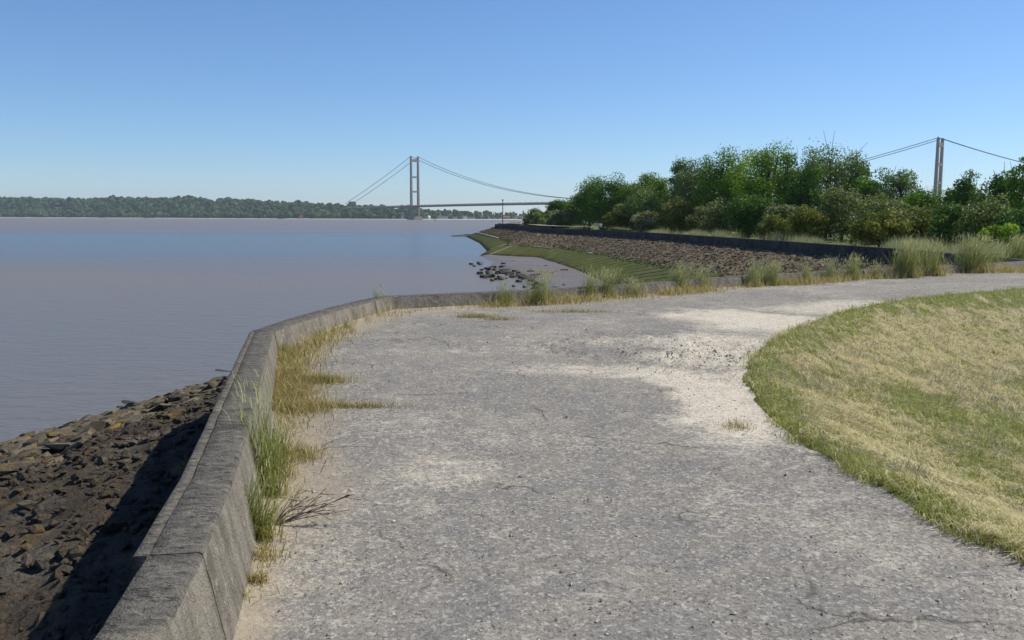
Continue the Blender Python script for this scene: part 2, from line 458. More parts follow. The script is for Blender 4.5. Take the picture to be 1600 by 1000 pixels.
M_CABLE = plain('bridge_cable_grey', (0.10, 0.11, 0.12), 0.6, 0.1, 0.05)
M_WHITE = plain('white_render', (0.62, 0.61, 0.58), 0.8, 0.06, 0.2)
M_BUFF = plain('buff_brick', (0.36, 0.24, 0.17), 0.9, 0.15, 0.2)
M_SLATE = plain('roof_slate', (0.11, 0.11, 0.12), 0.8, 0.2, 0.3)
M_TILE = plain('roof_red_tile', (0.26, 0.10, 0.06), 0.8, 0.2, 0.3)
M_GLASS = plain('dark_window', (0.03, 0.035, 0.04), 0.15, 0.1, 1, 0.5)
M_POST = plain('weathered_post', (0.12, 0.10, 0.085), 0.85, 0.3, 4)
M_BUOY = plain('green_buoy_paint', (0.02, 0.16, 0.09), 0.5, 0.2, 1)
M_SKIN = plain('skin', (0.50, 0.31, 0.22), 0.6, 0.08, 8)
M_HAIRF = plain('fair_hair', (0.50, 0.38, 0.21), 0.7, 0.2, 20)
M_HAIRD = plain('dark_hair', (0.04, 0.03, 0.025), 0.7, 0.2, 20)
M_CLOTHD = plain('dark_cloth', (0.022, 0.022, 0.03), 0.9, 0.2, 10)
M_CLOTHW = plain('white_cloth', (0.75, 0.75, 0.74), 0.9, 0.06, 10)
M_CLOTHR = plain('maroon_cloth', (0.12, 0.03, 0.03), 0.9, 0.2, 10)

# ------------------------------------------------------------------ plan of the shore
WZ = -4.5                                    # water level
ZT = 0.42                                    # top of the near wall
A0 = P(244, 1000, ZT); B0 = P(426, 517, ZT)
back = A0 + (A0 - B0) / np.linalg.norm((A0 - B0)[:2]) * 9
wpx = [(470, 501), (530, 483), (580, 470), (612, 463.5), (700, 459.5), (798, 455.3), (897, 450), (981, 445), (1037, 441),
       (1116, 434.5), (1256, 426.5), (1344, 421.5), (1390, 419), (1470, 415), (1556, 411)]
inner = [back, A0, P(312, 865, ZT), P(364, 740, ZT), B0] + [P(x, y, ZT) for x, y in wpx]
inner[0][2] = ZT
inner += [np.array([16.8, 29.0, 0.30]), np.array([20.3, 34.5, 0.08])]
FARZ = -0.2
far_px = [(1570, 403), (1500, 396.5), (1430, 390), (1300, 381.5), (1150, 371.5), (1040, 364.5), (940, 359.6), (846, 356.2)]
far = [P(x, y, FARZ) for x, y in far_px] + [np.array([3.0, 200, FARZ]), Pd(775, 350.0, 262) * np.array([1, 1, 0]) + np.array([0, 0, FARZ])]
far.append(np.array([2.0, 300, FARZ]))
inner.append(np.array([far[0][0] - 0.3, far[0][1] - 1.2, FARZ + 0.03]))
inner = np.array(inner); far = np.array(far)

def offset_line(pts, d):
    """offset a plan polyline to its left by d (positive = towards the water)"""
    p = np.asarray(pts, float)
    tan = np.gradient(p[:, :2], axis=0)
    seg = np.diff(p[:, :2], axis=0)
    seg /= np.linalg.norm(seg, axis=1)[:, None]
    nrm = np.stack([-seg[:, 1], seg[:, 0]], 1)
    out = p.copy()
    for i in range(len(p)):
        a = nrm[max(i - 1, 0)]; b = nrm[min(i, len(nrm) - 1)]
        m = a + b; m /= np.linalg.norm(m)
        out[i, :2] = p[i, :2] + m * d / max(0.5, m @ a)
    return out

def path_z(x, y):
    return 0.2 * ss(4, 12, y) - 0.8 * ss(12.5, 23, x)

# ------------------------------------------------------------------ water
wv = []
xs = np.array([-9000, -800, -100, 0, 100, 800, 9000.0]); ys = np.array([-1500, -50, 0, 50, 200, 1000, 9000.0])
V = np.array([[x, y, WZ] for x in xs for y in ys])
obj('water', mesh('water', V, gridfaces(len(xs), len(ys)), M_WATER), kind='structure')

# ------------------------------------------------------------------ path
def on_path(px, py):
    z = 0.0
    for _ in range(12):
        q = P(px, py, z)
        z = float(path_z(q[0], q[1]))
    return q
Rpx = [(1600, 880), (1450, 812), (1350, 754), (1290, 718), (1240, 690), (1200, 658), (1176, 630), (1165, 600), (1163, 575),
       (1175, 556), (1200, 534), (1240, 511), (1320, 484), (1420, 466), (1500, 458), (1600, 450)]
Rw = [on_path(x, y) for x, y in Rpx]
Rb = Rw[0] + (Rw[0] - Rw[1]) / np.linalg.norm(Rw[0] - Rw[1]) * 1.0
edge_r = [np.array([5.4, -8, 0]), np.array([4.4, -2, 0]), np.array([3.1, 2.2, 0])] + Rw + [np.array([16.0, 21.5, 0]), np.array([21.5, 26, 0]), np.array([26.5, 33, 0]), np.array([28.0, 43, 0])]
edge_r = np.array(edge_r)
pl = offset_line(inner, 0.06)
farin = offset_line(far, -0.1)
fr = offset_line(far, -3.4)
left_c = [pl[0], pl[1], pl[2], pl[3], pl[4], pl[6], pl[7], pl[8], pl[9], pl[10], pl[12], pl[15], pl[17], pl[19], pl[20], pl[21], pl[22]] + list(farin)
def er(k): return edge_r[k + 3]
right_c = [edge_r[0], edge_r[2], er(0), er(1), er(4), er(6), er(7), er(8), er(9), er(10), er(11), er(12), er(13), er(15), edge_r[19], edge_r[20], edge_r[22]] + list(fr)
# the right edge between chosen pairs follows the full curve
def densify(full, picks):
    out = []
    for a, b in zip(picks[:-1], picks[1:]):
        ia = np.argmin(np.linalg.norm(full[:, :2] - a[:2], axis=1)); ib = np.argmin(np.linalg.norm(full[:, :2] - b[:2], axis=1))
        sub = full[ia:ib + 1] if ib > ia else np.array([a, b])
        out.append(sub)
    return out
fullL = np.concatenate([pl, farin]); fullR = np.concatenate([edge_r, fr])
segL = densify(fullL, left_c); segR = densify(fullR, right_c)
rowsL, rowsR = [], []
for a, b in zip(segL, segR):
    dmid = max(2.0, np.hypot(*((a[0] + b[0]) / 2)[:2]))
    L = max(plen(a[:, :2]), plen(b[:, :2]))
    n = max(3, int(L / (0.011 * dmid + 0.012)))
    n = min(n, 90)
    u = np.linspace(0, 1, n, endpoint=False)
    rowsL.append(poly_at(a[:, :2], u * plen(a[:, :2]))); rowsR.append(poly_at(b[:, :2], u * plen(b[:, :2])))
rowsL = np.concatenate(rowsL); rowsR = np.concatenate(rowsR)
# light smoothing keeps the curve round
NC = 130
w = np.linspace(0, 1, NC)
XY = rowsL[:, None, :] * (1 - w)[None, :, None] + rowsR[:, None, :] * w[None, :, None]
ext = (rowsR - rowsL) / np.linalg.norm(rowsR - rowsL, axis=1)[:, None] * 0.12
XY[:, -1] += ext
X, Y = XY[..., 0], XY[..., 1]
Z = path_z(X, Y)
def blob(px, py, rx, ry, soft=0.35, rot=0.0):
    """soft ellipse of ground around a pixel, radii in metres"""
    c = on_path(px, py)
    dx, dy = X - c[0], Y - c[1]
    a = math.cos(rot); b = math.sin(rot)
    u, v_ = (dx * a + dy * b) / rx, (-dx * b + dy * a) / ry
    d = np.sqrt(u * u + v_ * v_) + 0.9 * (fbm(X * 2.1, Y * 2.1, o=5, seed=9) - 0.5)
    return 1 - ss(1 - soft, 1 + soft, d)
sand = np.zeros_like(X)
def lay(s, k): 
    global sand
    sand = np.maximum(sand, s * k)
lay(blob(1115, 625, 0.75, 1.6, 0.45), 0.95)
lay(blob(1050, 594, 0.95, 0.75, 0.5), 0.9)
lay(blob(930, 578, 1.0, 0.4, 0.6), 0.7)
lay(blob(1130, 545, 0.95, 1.3, 0.5), 0.85)
lay(blob(1200, 503, 1.1, 2.2, 0.5, 0.5), 0.95)
lay(blob(1330, 480, 2.2, 1.0, 0.6, 0.5), 0.75)
lay(blob(1150, 665, 0.5, 0.55, 0.5), 0.75)
lay(blob(985, 533, 0.7, 0.5, 0.5), 0.5)
lay(blob(690, 735, 0.45, 0.4, 0.7), 0.55)
lay(blob(640, 660, 1.1, 0.7, 0.8), 0.33)
lay(blob(820, 690, 1.2, 0.35, 0.8), 0.36)
lay(blob(1440, 447, 3.5, 0.7, 0.7, 0.45), 0.3)
sand *= 1 - 0.9 * blob(930, 622, 0.78, 0.85, 0.25)
lay(0.10 + 0.30 * ss(0.45, 0.75, fbm(X * 0.8, Y * 0.8, o=4, seed=15)), 1.0)
# dust and dry soil beside the wall
dl = np.linalg.norm(XY - rowsL[:, None, :], axis=2)
dust = (1 - ss(0.25, 1.3, dl)) * (0.75 + 0.5 * (fbm(X * 1.1, Y * 1.1, seed=21) - 0.5)) * ss(2.8, 5.5, Y)
dust = np.maximum(dust, (1 - ss(0.1, 0.5, dl)) * 0.95 * ss(2.0, 3.0, Y))
# relief: general roughness, the broken area with sharp edges, slight wheel hollows
broken = np.maximum(blob(1010, 540, 1.5, 1.1, 0.4), blob(1130, 560, 0.8, 1.3, 0.4))
Z = Z + 0.012 * (fbm(X * 3, Y * 3, seed=2) - 0.5) + 0.007 * (fbm(X * 22, Y * 22, o=3, seed=3) - 0.5)
lump = fbm(X * 5.5, Y * 5.5, o=4, seed=4)
Z = Z - broken * 0.035 * ss(0.47, 0.52, lump) + broken * 0.02 * (fbm(X * 16, Y * 16, o=3, seed=6) - 0.5)
mud_soil = (1 - ss(0.0, 0.35, dl)) * 0.03
Z = Z + mud_soil
V = np.stack([X, Y, Z], -1).reshape(-1, 3)
path_me = mesh('path', V, gridfaces(*X.shape), M_PATH, {'sand': sand.ravel(), 'dust': dust.ravel()}, smooth=True)
obj('path', path_me, kind='structure')

# ------------------------------------------------------------------ land behind the wall
lb = offset_line(far, -0.1)
outer = [(33.5, 41.5)] + [tuple(p[:2]) for p in far[:-1]]
outer += [(40, 330), (300, 780), (640, 1560), (1500, 1750), (3500, 1700), (3500, -300), (33.5, -300)]
bm = bmesh.new()
vs = [bm.verts.new((x, y, -0.66)) for x, y in outer]
f = bm.faces.new(vs)
bmesh.ops.triangulate(bm, faces=[f])
me = bpy.data.meshes.new('land'); bm.to_mesh(me); bm.free()
me.materials.append(M_LAND)
obj('land', me, kind='structure')

# ------------------------------------------------------------------ mown grass bank inside the bend
poly = np.concatenate([edge_r[:, :2], np.array([[60, 43], [60, -8.0]])])
def sdist(x, y, line=edge_r[:, :2], pg=poly):
    x = np.asarray(x, float); y = np.asarray(y, float)
    d = np.full(x.shape, 1e9)
    for (ax, ay), (bx, by) in zip(line[:-1], line[1:]):
        vx, vy = bx - ax, by - ay
        tt = np.clip(((x - ax) * vx + (y - ay) * vy) / (vx * vx + vy * vy + 1e-12), 0, 1)
        d = np.minimum(d, np.hypot(x - ax - tt * vx, y - ay - tt * vy))
    ins = np.zeros(x.shape, bool)
    for (ax, ay), (bx, by) in zip(pg, np.roll(pg, -1, axis=0)):
        cond = ((ay > y) != (by > y)) & (x < (bx - ax) * (y - ay) / (by - ay + 1e-12) + ax)
        ins ^= cond
    return np.where(ins, d, -d)
def bank_z(x, y, s=None):
    if s is None: s = sdist(x, y)
    zp = path_z(x, y)
    wob = 0.10 * (fbm(np.asarray(x) * 2.2, np.asarray(y) * 2.2, seed=31) - 0.5)
    low = -1.45 + 0.87 * ss(16, 27, x) + 0.5 * ss(24, 34, y)
    z = zp + 0.045 * ss(0.0, 0.25, s) + (low - zp) * (1 - np.exp(-np.maximum(s - 0.08, 0) / 3.6)) + wob * ss(0.1, 0.8, s) + 0.11 * (fbm(np.asarray(x) * 6, np.asarray(y) * 6, seed=33) - 0.5) * ss(0.05, 0.4, s)
    return np.where(s < 0, zp + s * 0.8 - 0.004, z)
def dryness(x, y, s):
    n = fbm(x * 1.2, y * 1.2, o=4, seed=41)
    n2 = fbm(x * 3.5, y * 3.5, o=3, seed=43)
    d = 0.02 + ss(0.05, 0.9, s + 0.7 * (n2 - 0.5)) * 0.62 + 1.0 * (n - 0.5) + 1.5 * (fbm(x * 7, y * 7, o=3, seed=44) - 0.5)
    g = Pd(1545, 600, 9.3)
    d -= 0.85 * np.exp(-(((x - g[0]) / 0.8) ** 2 + ((y - g[1]) / 1.3) ** 2))
    g = Pd(1585, 665, 7.2)
    d -= 0.6 * np.exp(-(((x - g[0]) / 0.7) ** 2 + ((y - g[1]) / 0.9) ** 2))
    return np.clip(d, 0.12, 0.80)
gx = np.arange(0.9, 34, 0.1); gy = np.arange(-8, 43, 0.1)
GX, GY = np.meshgrid(gx, gy, indexing='ij')
S = sdist(GX, GY)
GZ = bank_z(GX, GY, S)
keep = S > -0.2
fc = gridfaces(*GX.shape)
fc = fc[keep.ravel()[fc].all(1)]
used = np.unique(fc); remap = np.full(GX.size, -1); remap[used] = np.arange(len(used))
V = np.stack([GX, GY, GZ], -1).reshape(-1, 3)[used]
obj('grass_bank', mesh('grass_bank', V, remap[fc], M_TURF, {'dry': dryness(GX, GY, S).ravel()[used]}, smooth=True), kind='structure')

# ------------------------------------------------------------------ grass blades
def blades(pos, h, w, az, lean, c, segs=3, curl=0.6, spin=None):
    """bent tapering blades; lean = share of the height thrown sideways at the tip"""
    pos = np.asarray(pos, float); n = len(pos)
    h, w, az, lean, c = [np.broadcast_to(np.asarray(a, float), (n,)) for a in (h, w, az, lean, c)]
    d = np.stack([np.cos(az), np.sin(az), np.zeros(n)], 1)
    sa = rng.uniform(0, np.pi, n) if spin is None else az + np.pi / 2 + rng.normal(0, 0.35, n)
    s = np.stack([np.cos(sa), np.sin(sa), np.zeros(n)], 1)
    rows = []
    for k in range(segs):
        u = k / segs
        ctr = pos + d * (h * lean * u ** (1 + curl))[:, None] + np.array([0, 0, 1.0]) * (h * u * np.sqrt(np.maximum(0.03, 1 - np.minimum(lean, 0.98) ** 2 * u)))[:, None]
        ww = (w * (1 - 0.55 * u))[:, None] * s
        rows += [ctr - ww, ctr + ww]
    tip = pos + d * (h * lean)[:, None] + np.array([0, 0, 1.0]) * (h * np.sqrt(np.maximum(0.03, 1 - np.minimum(lean, 0.98) ** 2)))[:, None]
    rows.append(tip)
    m = 2 * segs + 1
    V = np.stack(rows, 1).reshape(-1, 3)
    b = np.arange(n) * m
    fs = [np.stack([b + 2 * k, b + 2 * k + 1, b + 2 * k + 3, b + 2 * k + 2], 1) for k in range(segs - 1)]
    tri = np.stack([b + 2 * segs - 2, b + 2 * segs - 1, b + 2 * segs], 1)
    quads = np.concatenate(fs) if fs else np.zeros((0, 4), int)
    return V, quads, tri, np.repeat(c, m)
class Blades:
    def __init__(self): self.V = []; self.Q = []; self.T = []; self.c = []; self.mq = []; self.mt = []; self.n = 0
    def add(self, r, mat=0):
        V, q, t_, c = r
        self.V.append(V); self.Q.append(q + self.n); self.T.append(t_ + self.n); self.c.append(c)
        self.mq.append(np.full(len(q), mat)); self.mt.append(np.full(len(t_), mat)); self.n += len(V)
    def build(self, name, mats):
        Q = np.concatenate(self.Q); T = np.concatenate(self.T)
        return mesh(name, np.concatenate(self.V), [Q, T], mats, {'c': np.concatenate(self.c)}, fmat=np.concatenate(self.mq + self.mt))

# candidates over the bank, denser near the camera
def bank_points(n):
    r = np.exp(rng.uniform(math.log(3.3), math.log(26), n))
    a = rng.uniform(R(42), R(84), n)
    x, y = r * np.cos(a), r * np.sin(a)
    s = sdist(x, y)
    k = (s > 0.09 - 0.42 * (fbm(x * 3, y * 3, o=3, seed=47) - 0.3) * (rng.random(n) ** 0.5)) & (s > -0.16) & (x < 33) & (y < 41)
    return x[k], y[k], s[k], r[k]
B = Blades()
x, y, s, r = bank_points(360000)
dr = dryness(x, y, s)
z = bank_z(x, y, np.maximum(s, 0.0))
green = rng.random(len(x)) > dr
sz = np.clip(0.6 + 0.05 * r, 0.7, 1.5)
k = green
edge_tall = 1 + 0.35 * np.exp(-(s[k] / 0.35) ** 2)
tuft = 0.55 + 0.9 * fbm(x[k] * 4, y[k] * 4, seed=51)
B.add(blades(np.stack([x[k], y[k], np.where(s[k] < 0.02, path_z(x[k], y[k]), z[k]) - 0.005], 1), rng.uniform(0.035, 0.09, k.sum()) * edge_tall * tuft * (1 - 0.35 * dr[k]), 0.0022 * sz[k] * rng.uniform(0.7, 1.4, k.sum()), rng.uniform(0, 2 * np.pi, k.sum()), rng.uniform(0.3, 0.95, k.sum()), np.clip(rng.normal(0.52, 0.2, k.sum()) + 0.7 * (fbm(x[k] * 2.5, y[k] * 2.5, seed=53) - 0.45), 0, 1), 2, spin='face'), 0)
k = ~green
ang = 6.28 * 1.6 * fbm(x[k] * 1.7, y[k] * 1.7, o=2, seed=57) + rng.normal(0, 0.7, k.sum())
B.add(blades(np.stack([x[k], y[k], z[k] + rng.uniform(0.0, 0.022, k.sum()) + 0.035 * ss(0.5, 0.75, fbm(x[k] * 5, y[k] * 5, o=3, seed=58))], 1), rng.uniform(0.05, 0.16, k.sum()), 0.0023 * sz[k] * rng.uniform(0.8, 1.7, k.sum()), ang, 1 - 0.10 * rng.random(k.sum()) ** 2, np.clip(rng.normal(0.55, 0.22, k.sum()), 0, 1), 2, spin='face'), 1)
k = rng.random(len(x)) < 0.012 + 0.05 * np.exp(-(s / 0.3) ** 2)
k &= fbm(x * 2.2, y * 2.2, seed=59) > 0.46
B.add(blades(np.stack([x[k], y[k], np.where(s[k] < 0.02, path_z(x[k], y[k]), z[k]) - 0.005], 1), rng.uniform(0.09, 0.2, k.sum()), 0.0024 * sz[k], rng.uniform(0, 6.28, k.sum()), rng.uniform(0.2, 0.8, k.sum()), np.clip(rng.normal(0.6, 0.25, k.sum()), 0, 1), 3), 0)
obj('mown_grass', B.build('mown_grass', [M_BLADE, M_STRAW]), kind='stuff', label='short mown grass with straw-coloured cuttings on the bank inside the bend', cat='grass')

# dry grass along the inside foot of the wall
bl = offset_line(inner, -0.12)
B = Blades()
def along(line, n, lo, hi, jitter=0.0):
    L = plen(line[:, :2])
    s_ = rng.uniform(lo * L, hi * L, n)
    p = poly_at(line[:, :2], s_)
    q = poly_at(line[:, :2], np.minimum(s_ + 0.05, L))
    d = q - p; d /= np.linalg.norm(d, axis=1)[:, None] + 1e-9
    return p, np.stack([d[:, 1], -d[:, 0]], 1), s_
p, nr, s_ = along(bl, 40000, 0, 1)
off = np.abs(rng.normal(0, 0.20, len(p)))
dens = fbm(p[:, 0] * 1.1, p[:, 1] * 1.1, seed=61)
wide = ss(3.0, 8.0, p[:, 1])
q = p + nr * (off * (0.25 + 0.9 * wide))[:, None]
k = (rng.random(len(p)) < np.clip((dens - 0.38) * 4.0, 0.08, 1)) & (p[:, 1] > 2.0) & ((p[:, 1] > 3.6) | (dens > 0.52))
q = q[k]
n = len(q)
zz = path_z(q[:, 0], q[:, 1]) + 0.01
hh = rng.uniform(0.03, 0.13, n) * (0.5 + fbm(q[:, 0] * 2, q[:, 1] * 2, seed=63)) * np.clip(0.5 + q[:, 1] / 13, 0.6, 2.0)
typ = rng.random(n)
for m_, sel in ((0, typ < 0.62), (1, (typ >= 0.62) & (typ < 0.9)), (2, typ >= 0.9)):
    B.add(blades(np.column_stack([q[sel], zz[sel]]), hh[sel] * (1.3 if m_ == 2 else 1), 0.0025 * np.clip(0.6 + q[sel, 1] / 14, 0.7, 1.8), rng.uniform(0, 2 * np.pi, sel.sum()), rng.uniform(0.2, 0.9, sel.sum()), np.clip(rng.normal(0.5, 0.25, sel.sum()), 0, 1), 2), m_)
# spreading patches
for px, py, rx, ry, n in ((442, 622, 0.22, 0.5, 2600), (460, 640, 0.32, 0.2, 1300), (540, 636, 0.5, 0.06, 700), (495, 597, 0.3, 0.10, 1100), (440, 592, 0.18, 0.6, 2600), (455, 715, 0.22, 0.2, 900), (445, 560, 0.2, 0.5, 1700), (742, 496, 0.32, 0.10, 700), (365, 940, 0.06, 0.05, 300), (400, 912, 0.05, 0.035, 200), (395, 875, 0.14, 0.14, 500), (900, 488, 0.7, 0.10, 600), (780, 500, 0.3, 0.08, 250), (1150, 668, 0.12, 0.12, 150)):
    c0 = on_path(px, py)
    q = c0[:2] + rng.normal(0, 0.5, (n, 2)) * np.array([rx, ry])
    typ = rng.random(n)
    h_ = rng.uniform(0.04, 0.12, n) * (0.75 if n < 1000 else 1.15)
    for m_, sel in ((0, typ < 0.45), (1, (typ >= 0.45) & (typ < 0.93)), (2, typ >= 0.93)):
        B.add(blades(np.column_stack([q[sel], path_z(q[sel, 0], q[sel, 1]) + 0.003]), h_[sel], 0.0022, rng.uniform(0, 2 * np.pi, sel.sum()), rng.uniform(0.3, 0.9, sel.sum()), np.clip(rng.normal(0.5, 0.25, sel.sum()), 0, 1), 2), m_)
obj('dry_grass', B.build('dry_grass', [M_GOLD, M_MOSS, M_BLADE]), kind='stuff', label='dry straw and olive grass growing along the foot of the near wall', cat='grass')

# ------------------------------------------------------------------ loose gravel on the path
n = 12000
r = np.exp(rng.uniform(math.log(3.0), math.log(22), n)); a = rng.uniform(R(50), R(118), n)
x, y = r * np.cos(a), r * np.sin(a)
c1, c2 = on_path(1050, 545), on_path(1130, 565)
m = 1300
x = np.concatenate([x, rng.normal(c1[0], 1.0, m), rng.normal(c2[0], 0.5, m // 2)]); y = np.concatenate([y, rng.normal(c1[1], 0.8, m), rng.normal(c2[1], 0.8, m // 2)])
ins = sdist(x, y) < -0.05
# stay on the path side of the wall
wl = offset_line(inner, -0.2)[:, :2]
wp = np.concatenate([wl, np.array([[60, 44], [60, -9.0]])])
ins &= sdist(x, y, wl, wp) > 0.03
x, y = x[ins], y[ins]
n = len(x)
size = rng.gamma(1.6, 0.0016, n) + 0.0018
size[rng.random(n) < 0.012] *= 2.4
near_broken = np.exp(-(((x - c1[0]) / 1.0) ** 2 + ((y - c1[1]) / 0.9) ** 2)) + np.exp(-(((x - c2[0]) / 0.7) ** 2 + ((y - c2[1]) / 1.1) ** 2))
size *= 1 + 1.9 * near_broken * rng.random(n) ** 2
size = np.minimum(size, 0.020)
oc = np.array([[1, 0, 0], [-1, 0, 0], [0, 1, 0], [0, -1, 0], [0, 0, 1], [0, 0, -0.6]], float)
of = np.array([[0, 2, 4], [2, 1, 4], [1, 3, 4], [3, 0, 4], [2, 0, 5], [1, 2, 5], [3, 1, 5], [0, 3, 5]])
rot = rng.uniform(0, 2 * np.pi, n)
V = oc[None] * (0.65 + 0.7 * rng.random((n, 6, 1))) * np.stack([np.ones(n), rng.uniform(0.55, 1, n), rng.uniform(0.4, 0.75, n)], 1)[:, None, :] * size[:, None, None]
cr, sr = np.cos(rot)[:, None], np.sin(rot)[:, None]
V = np.stack([V[..., 0] * cr - V[..., 1] * sr + x[:, None], V[..., 0] * sr + V[..., 1] * cr + y[:, None], V[..., 2] + (path_z(x, y) + size * 0.25)[:, None]], -1)
Fp = (np.arange(n)[:, None, None] * 6 + of[None]).reshape(-1, 3)
obj('gravel', mesh('gravel', V.reshape(-1, 3), Fp, M_PEBBLE, {'c': np.repeat(np.clip(rng.normal(0.62, 0.2, n), 0, 1), 6)}), kind='stuff', label='loose stone chippings scattered over the worn path', cat='gravel')

# ------------------------------------------------------------------ sea walls, in cast sections
def wall_section(line, s0, s1, prof, mat, rough=0.006, step=0.06):
    """sweep a cross profile [(offset to the water side, height under the top)] along a plan line from s0 to s1"""
    n = max(2, int((s1 - s0) / step))
    s_ = np.linspace(s0, s1, n)
    brk = np.concatenate([[0], np.cumsum(np.linalg.norm(np.diff(line[:, :2], axis=0), axis=1))])
    p = poly_at(line, s_)
    eps = 0.12
    L = brk[-1]
    d = poly_at(line, np.clip(s_ + eps, 0, L))[:, :2] - poly_at(line, np.clip(s_ - eps, 0, L))[:, :2]
    d /= np.linalg.norm(d, axis=1)[:, None] + 1e-9
    nr = np.stack([-d[:, 1], d[:, 0]], 1)
    pr = []
    for (o0, h0), (o1, h1) in zip(prof[:-1], prof[1:]):
        k = max(1, int(math.hypot(o1 - o0, h1 - h0) / (step * 0.9)))
        for i in range(k): pr.append((o0 + (o1 - o0) * i / k, h0 + (h1 - h0) * i / k))
    pr.append(prof[-1]); pr = np.array(pr)
    X = p[:, None, 0] + nr[:, None, 0] * pr[None, :, 0]
    Y = p[:, None, 1] + nr[:, None, 1] * pr[None, :, 0]
    Z = p[:, None, 2] + pr[None, :, 1] + 0 * X
    X = X + rough * 2 * (fbm(X * 9, Y * 9, Z * 9, o=3, seed=71) - 0.5)
    Y = Y + rough * 2 * (fbm(X * 9, Y * 9, Z * 9, o=3, seed=72) - 0.5)
    Z = Z + rough * 2 * (fbm(X * 7, Y * 7, Z * 7, o=3, seed=73) - 0.5)
    V = np.stack([X, Y, Z], -1).reshape(-1, 3)
    nv = len(pr)
    fq = gridfaces(n, nv)[:, ::-1]
    caps = [np.arange(nv)[None, :], (np.arange(nv) + (n - 1) * nv)[None, ::-1]]
    return mesh('wall_section', V, [fq] + caps, mat, smooth=True)
def dist_on(line, q):
    d = np.concatenate([[0], np.cumsum(np.linalg.norm(np.diff(line[:, :2], axis=0), axis=1))])
    ss_ = np.linspace(0, d[-1], 4000)
    pp = poly_at(line[:, :2], ss_)
    return ss_[np.argmin(np.linalg.norm(pp - np.asarray(q)[:2], axis=1))]
near_wall = thing('sea_wall', tuple(inner[0]), 'low weathered concrete sea wall along the near path, dark lichened top, pale inner face', 'wall')
org = inner[0].copy()
wl0 = inner - np.array([org[0], org[1], org[2]])
wl0w = inner
prof = [(-0.115, -0.75), (-0.095, -0.42), (-0.012, -0.022), (-0.006, -0.006), (0.005, 0.0), (0.180, 0.0), (0.184, -0.005), (0.185, -1.15)]
Ltot = plen(inner[:, :2])
sB = dist_on(inner, B0); sj = dist_on(inner, P(312, 862, ZT))
jn = [0.0, 3.0, 6.0, sj, dist_on(inner, P(385, 640, ZT)), sB, dist_on(inner, P(585, 469, ZT))]
while jn[-1] + 4.6 < Ltot: jn.append(jn[-1] + 4.6)
jn.append(Ltot)
def into(me, o=org):
    co = np.empty(len(me.vertices) * 3, np.float32); me.vertices.foreach_get('co', co)
    co = co.reshape(-1, 3) - o.astype(np.float32)
    me.vertices.foreach_set('co', co.ravel()); me.update()
    return me
for a, b in zip(jn[:-1], jn[1:]):
    obj('wall_section', into(wall_section(wl0w, a + 0.004, b - 0.004, prof, M_WALL, 0.0045, 0.05 if b < sB + 5 else 0.09)), near_wall)
lipprof = [(0.189, -0.9), (0.189, -0.012), (0.191, -0.006), (0.236, -0.005), (0.244, -0.014), (0.25, -1.05)]
for a, b in zip(jn[3:-1], jn[4:]):
    obj('outer_lip', into(wall_section(wl0w, a + 0.01, b - 0.006, lipprof, M_WALL, 0.004, 0.05 if b < sB + 5 else 0.09)), near_wall)
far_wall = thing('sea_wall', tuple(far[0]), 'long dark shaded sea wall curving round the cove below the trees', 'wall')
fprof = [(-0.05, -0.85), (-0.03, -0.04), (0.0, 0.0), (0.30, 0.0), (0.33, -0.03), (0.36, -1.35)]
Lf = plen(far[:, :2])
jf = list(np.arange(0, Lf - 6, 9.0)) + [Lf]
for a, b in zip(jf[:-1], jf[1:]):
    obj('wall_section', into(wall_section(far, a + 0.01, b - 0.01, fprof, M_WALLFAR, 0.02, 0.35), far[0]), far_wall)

# ------------------------------------------------------------------ embankment from the wall foot to the water
oi_ = offset_line(inner, 0.16)
of_ = offset_line(far, 0.30)
n1 = (oi_[1] - oi_[4])[:2]; n1 = np.array([n1[1], -n1[0]]) / np.linalg.norm(n1)
if n1[0] > 0: n1 = -n1
pairs = [(oi_[0], oi_[0][:2] + n1 * 16.5), (oi_[1], oi_[1][:2] + n1 * 16.5), (oi_[3], oi_[3][:2] + n1 * 16.5), (oi_[4], oi_[4][:2] + n1 * 16.3), (oi_[4], np.array([-17.3, 13.0])),
         (oi_[6], np.array([-15.6, 17.5])), (oi_[7], P(0, 700, WZ)[:2]), (oi_[8], P(350, 592, WZ)[:2]), (oi_[8], np.array([-7.0, 41])), (oi_[10], np.array([-2.0, 46])), (oi_[12], np.array([3.0, 50])),
         (oi_[15], np.array([8.0, 54])), (oi_[19], np.array([10.5, 58])), (oi_[20], np.array([11.0, 61])), (oi_[21], np.array([11.0, 65])), (of_[0], np.array([10.6, 70])), (of_[2], np.array([9.9, 77])),
         (of_[3], np.array([9.0, 84])), (of_[4], P(905, 431, WZ)[:2]), ((of_[4] + of_[5]) / 2, P(882, 422.5, WZ)[:2]), (of_[5], P(857, 412.5, WZ)[:2]), (of_[6], P(836, 405, WZ)[:2]), ((of_[6] * 0.5 + of_[7] * 0.5), P(790, 402.5, WZ)[:2]), (of_[7], P(747.5, 399.5, WZ)[:2]),
         (of_[7] * 0.9 + of_[8] * 0.1, P(760, 392.5, WZ)[:2]), (of_[8], P(748, 380, WZ)[:2]), (of_[9], P(727, 369.3, WZ)[:2]), (of_[10], np.array([-4.0, 345]))]
PW = np.array([[a[0], a[1], a[2] - (0.85 if a[2] > 0.2 else 0.78)] for a, b in pairs]); PT = np.array([[b[0], b[1], WZ - 0.05] for a, b in pairs])
plenmid = np.linalg.norm(np.diff((PW + PT) / 2, axis=0), axis=1)
cum = np.concatenate([[0], np.cumsum(np.maximum(plenmid, 0.5))])
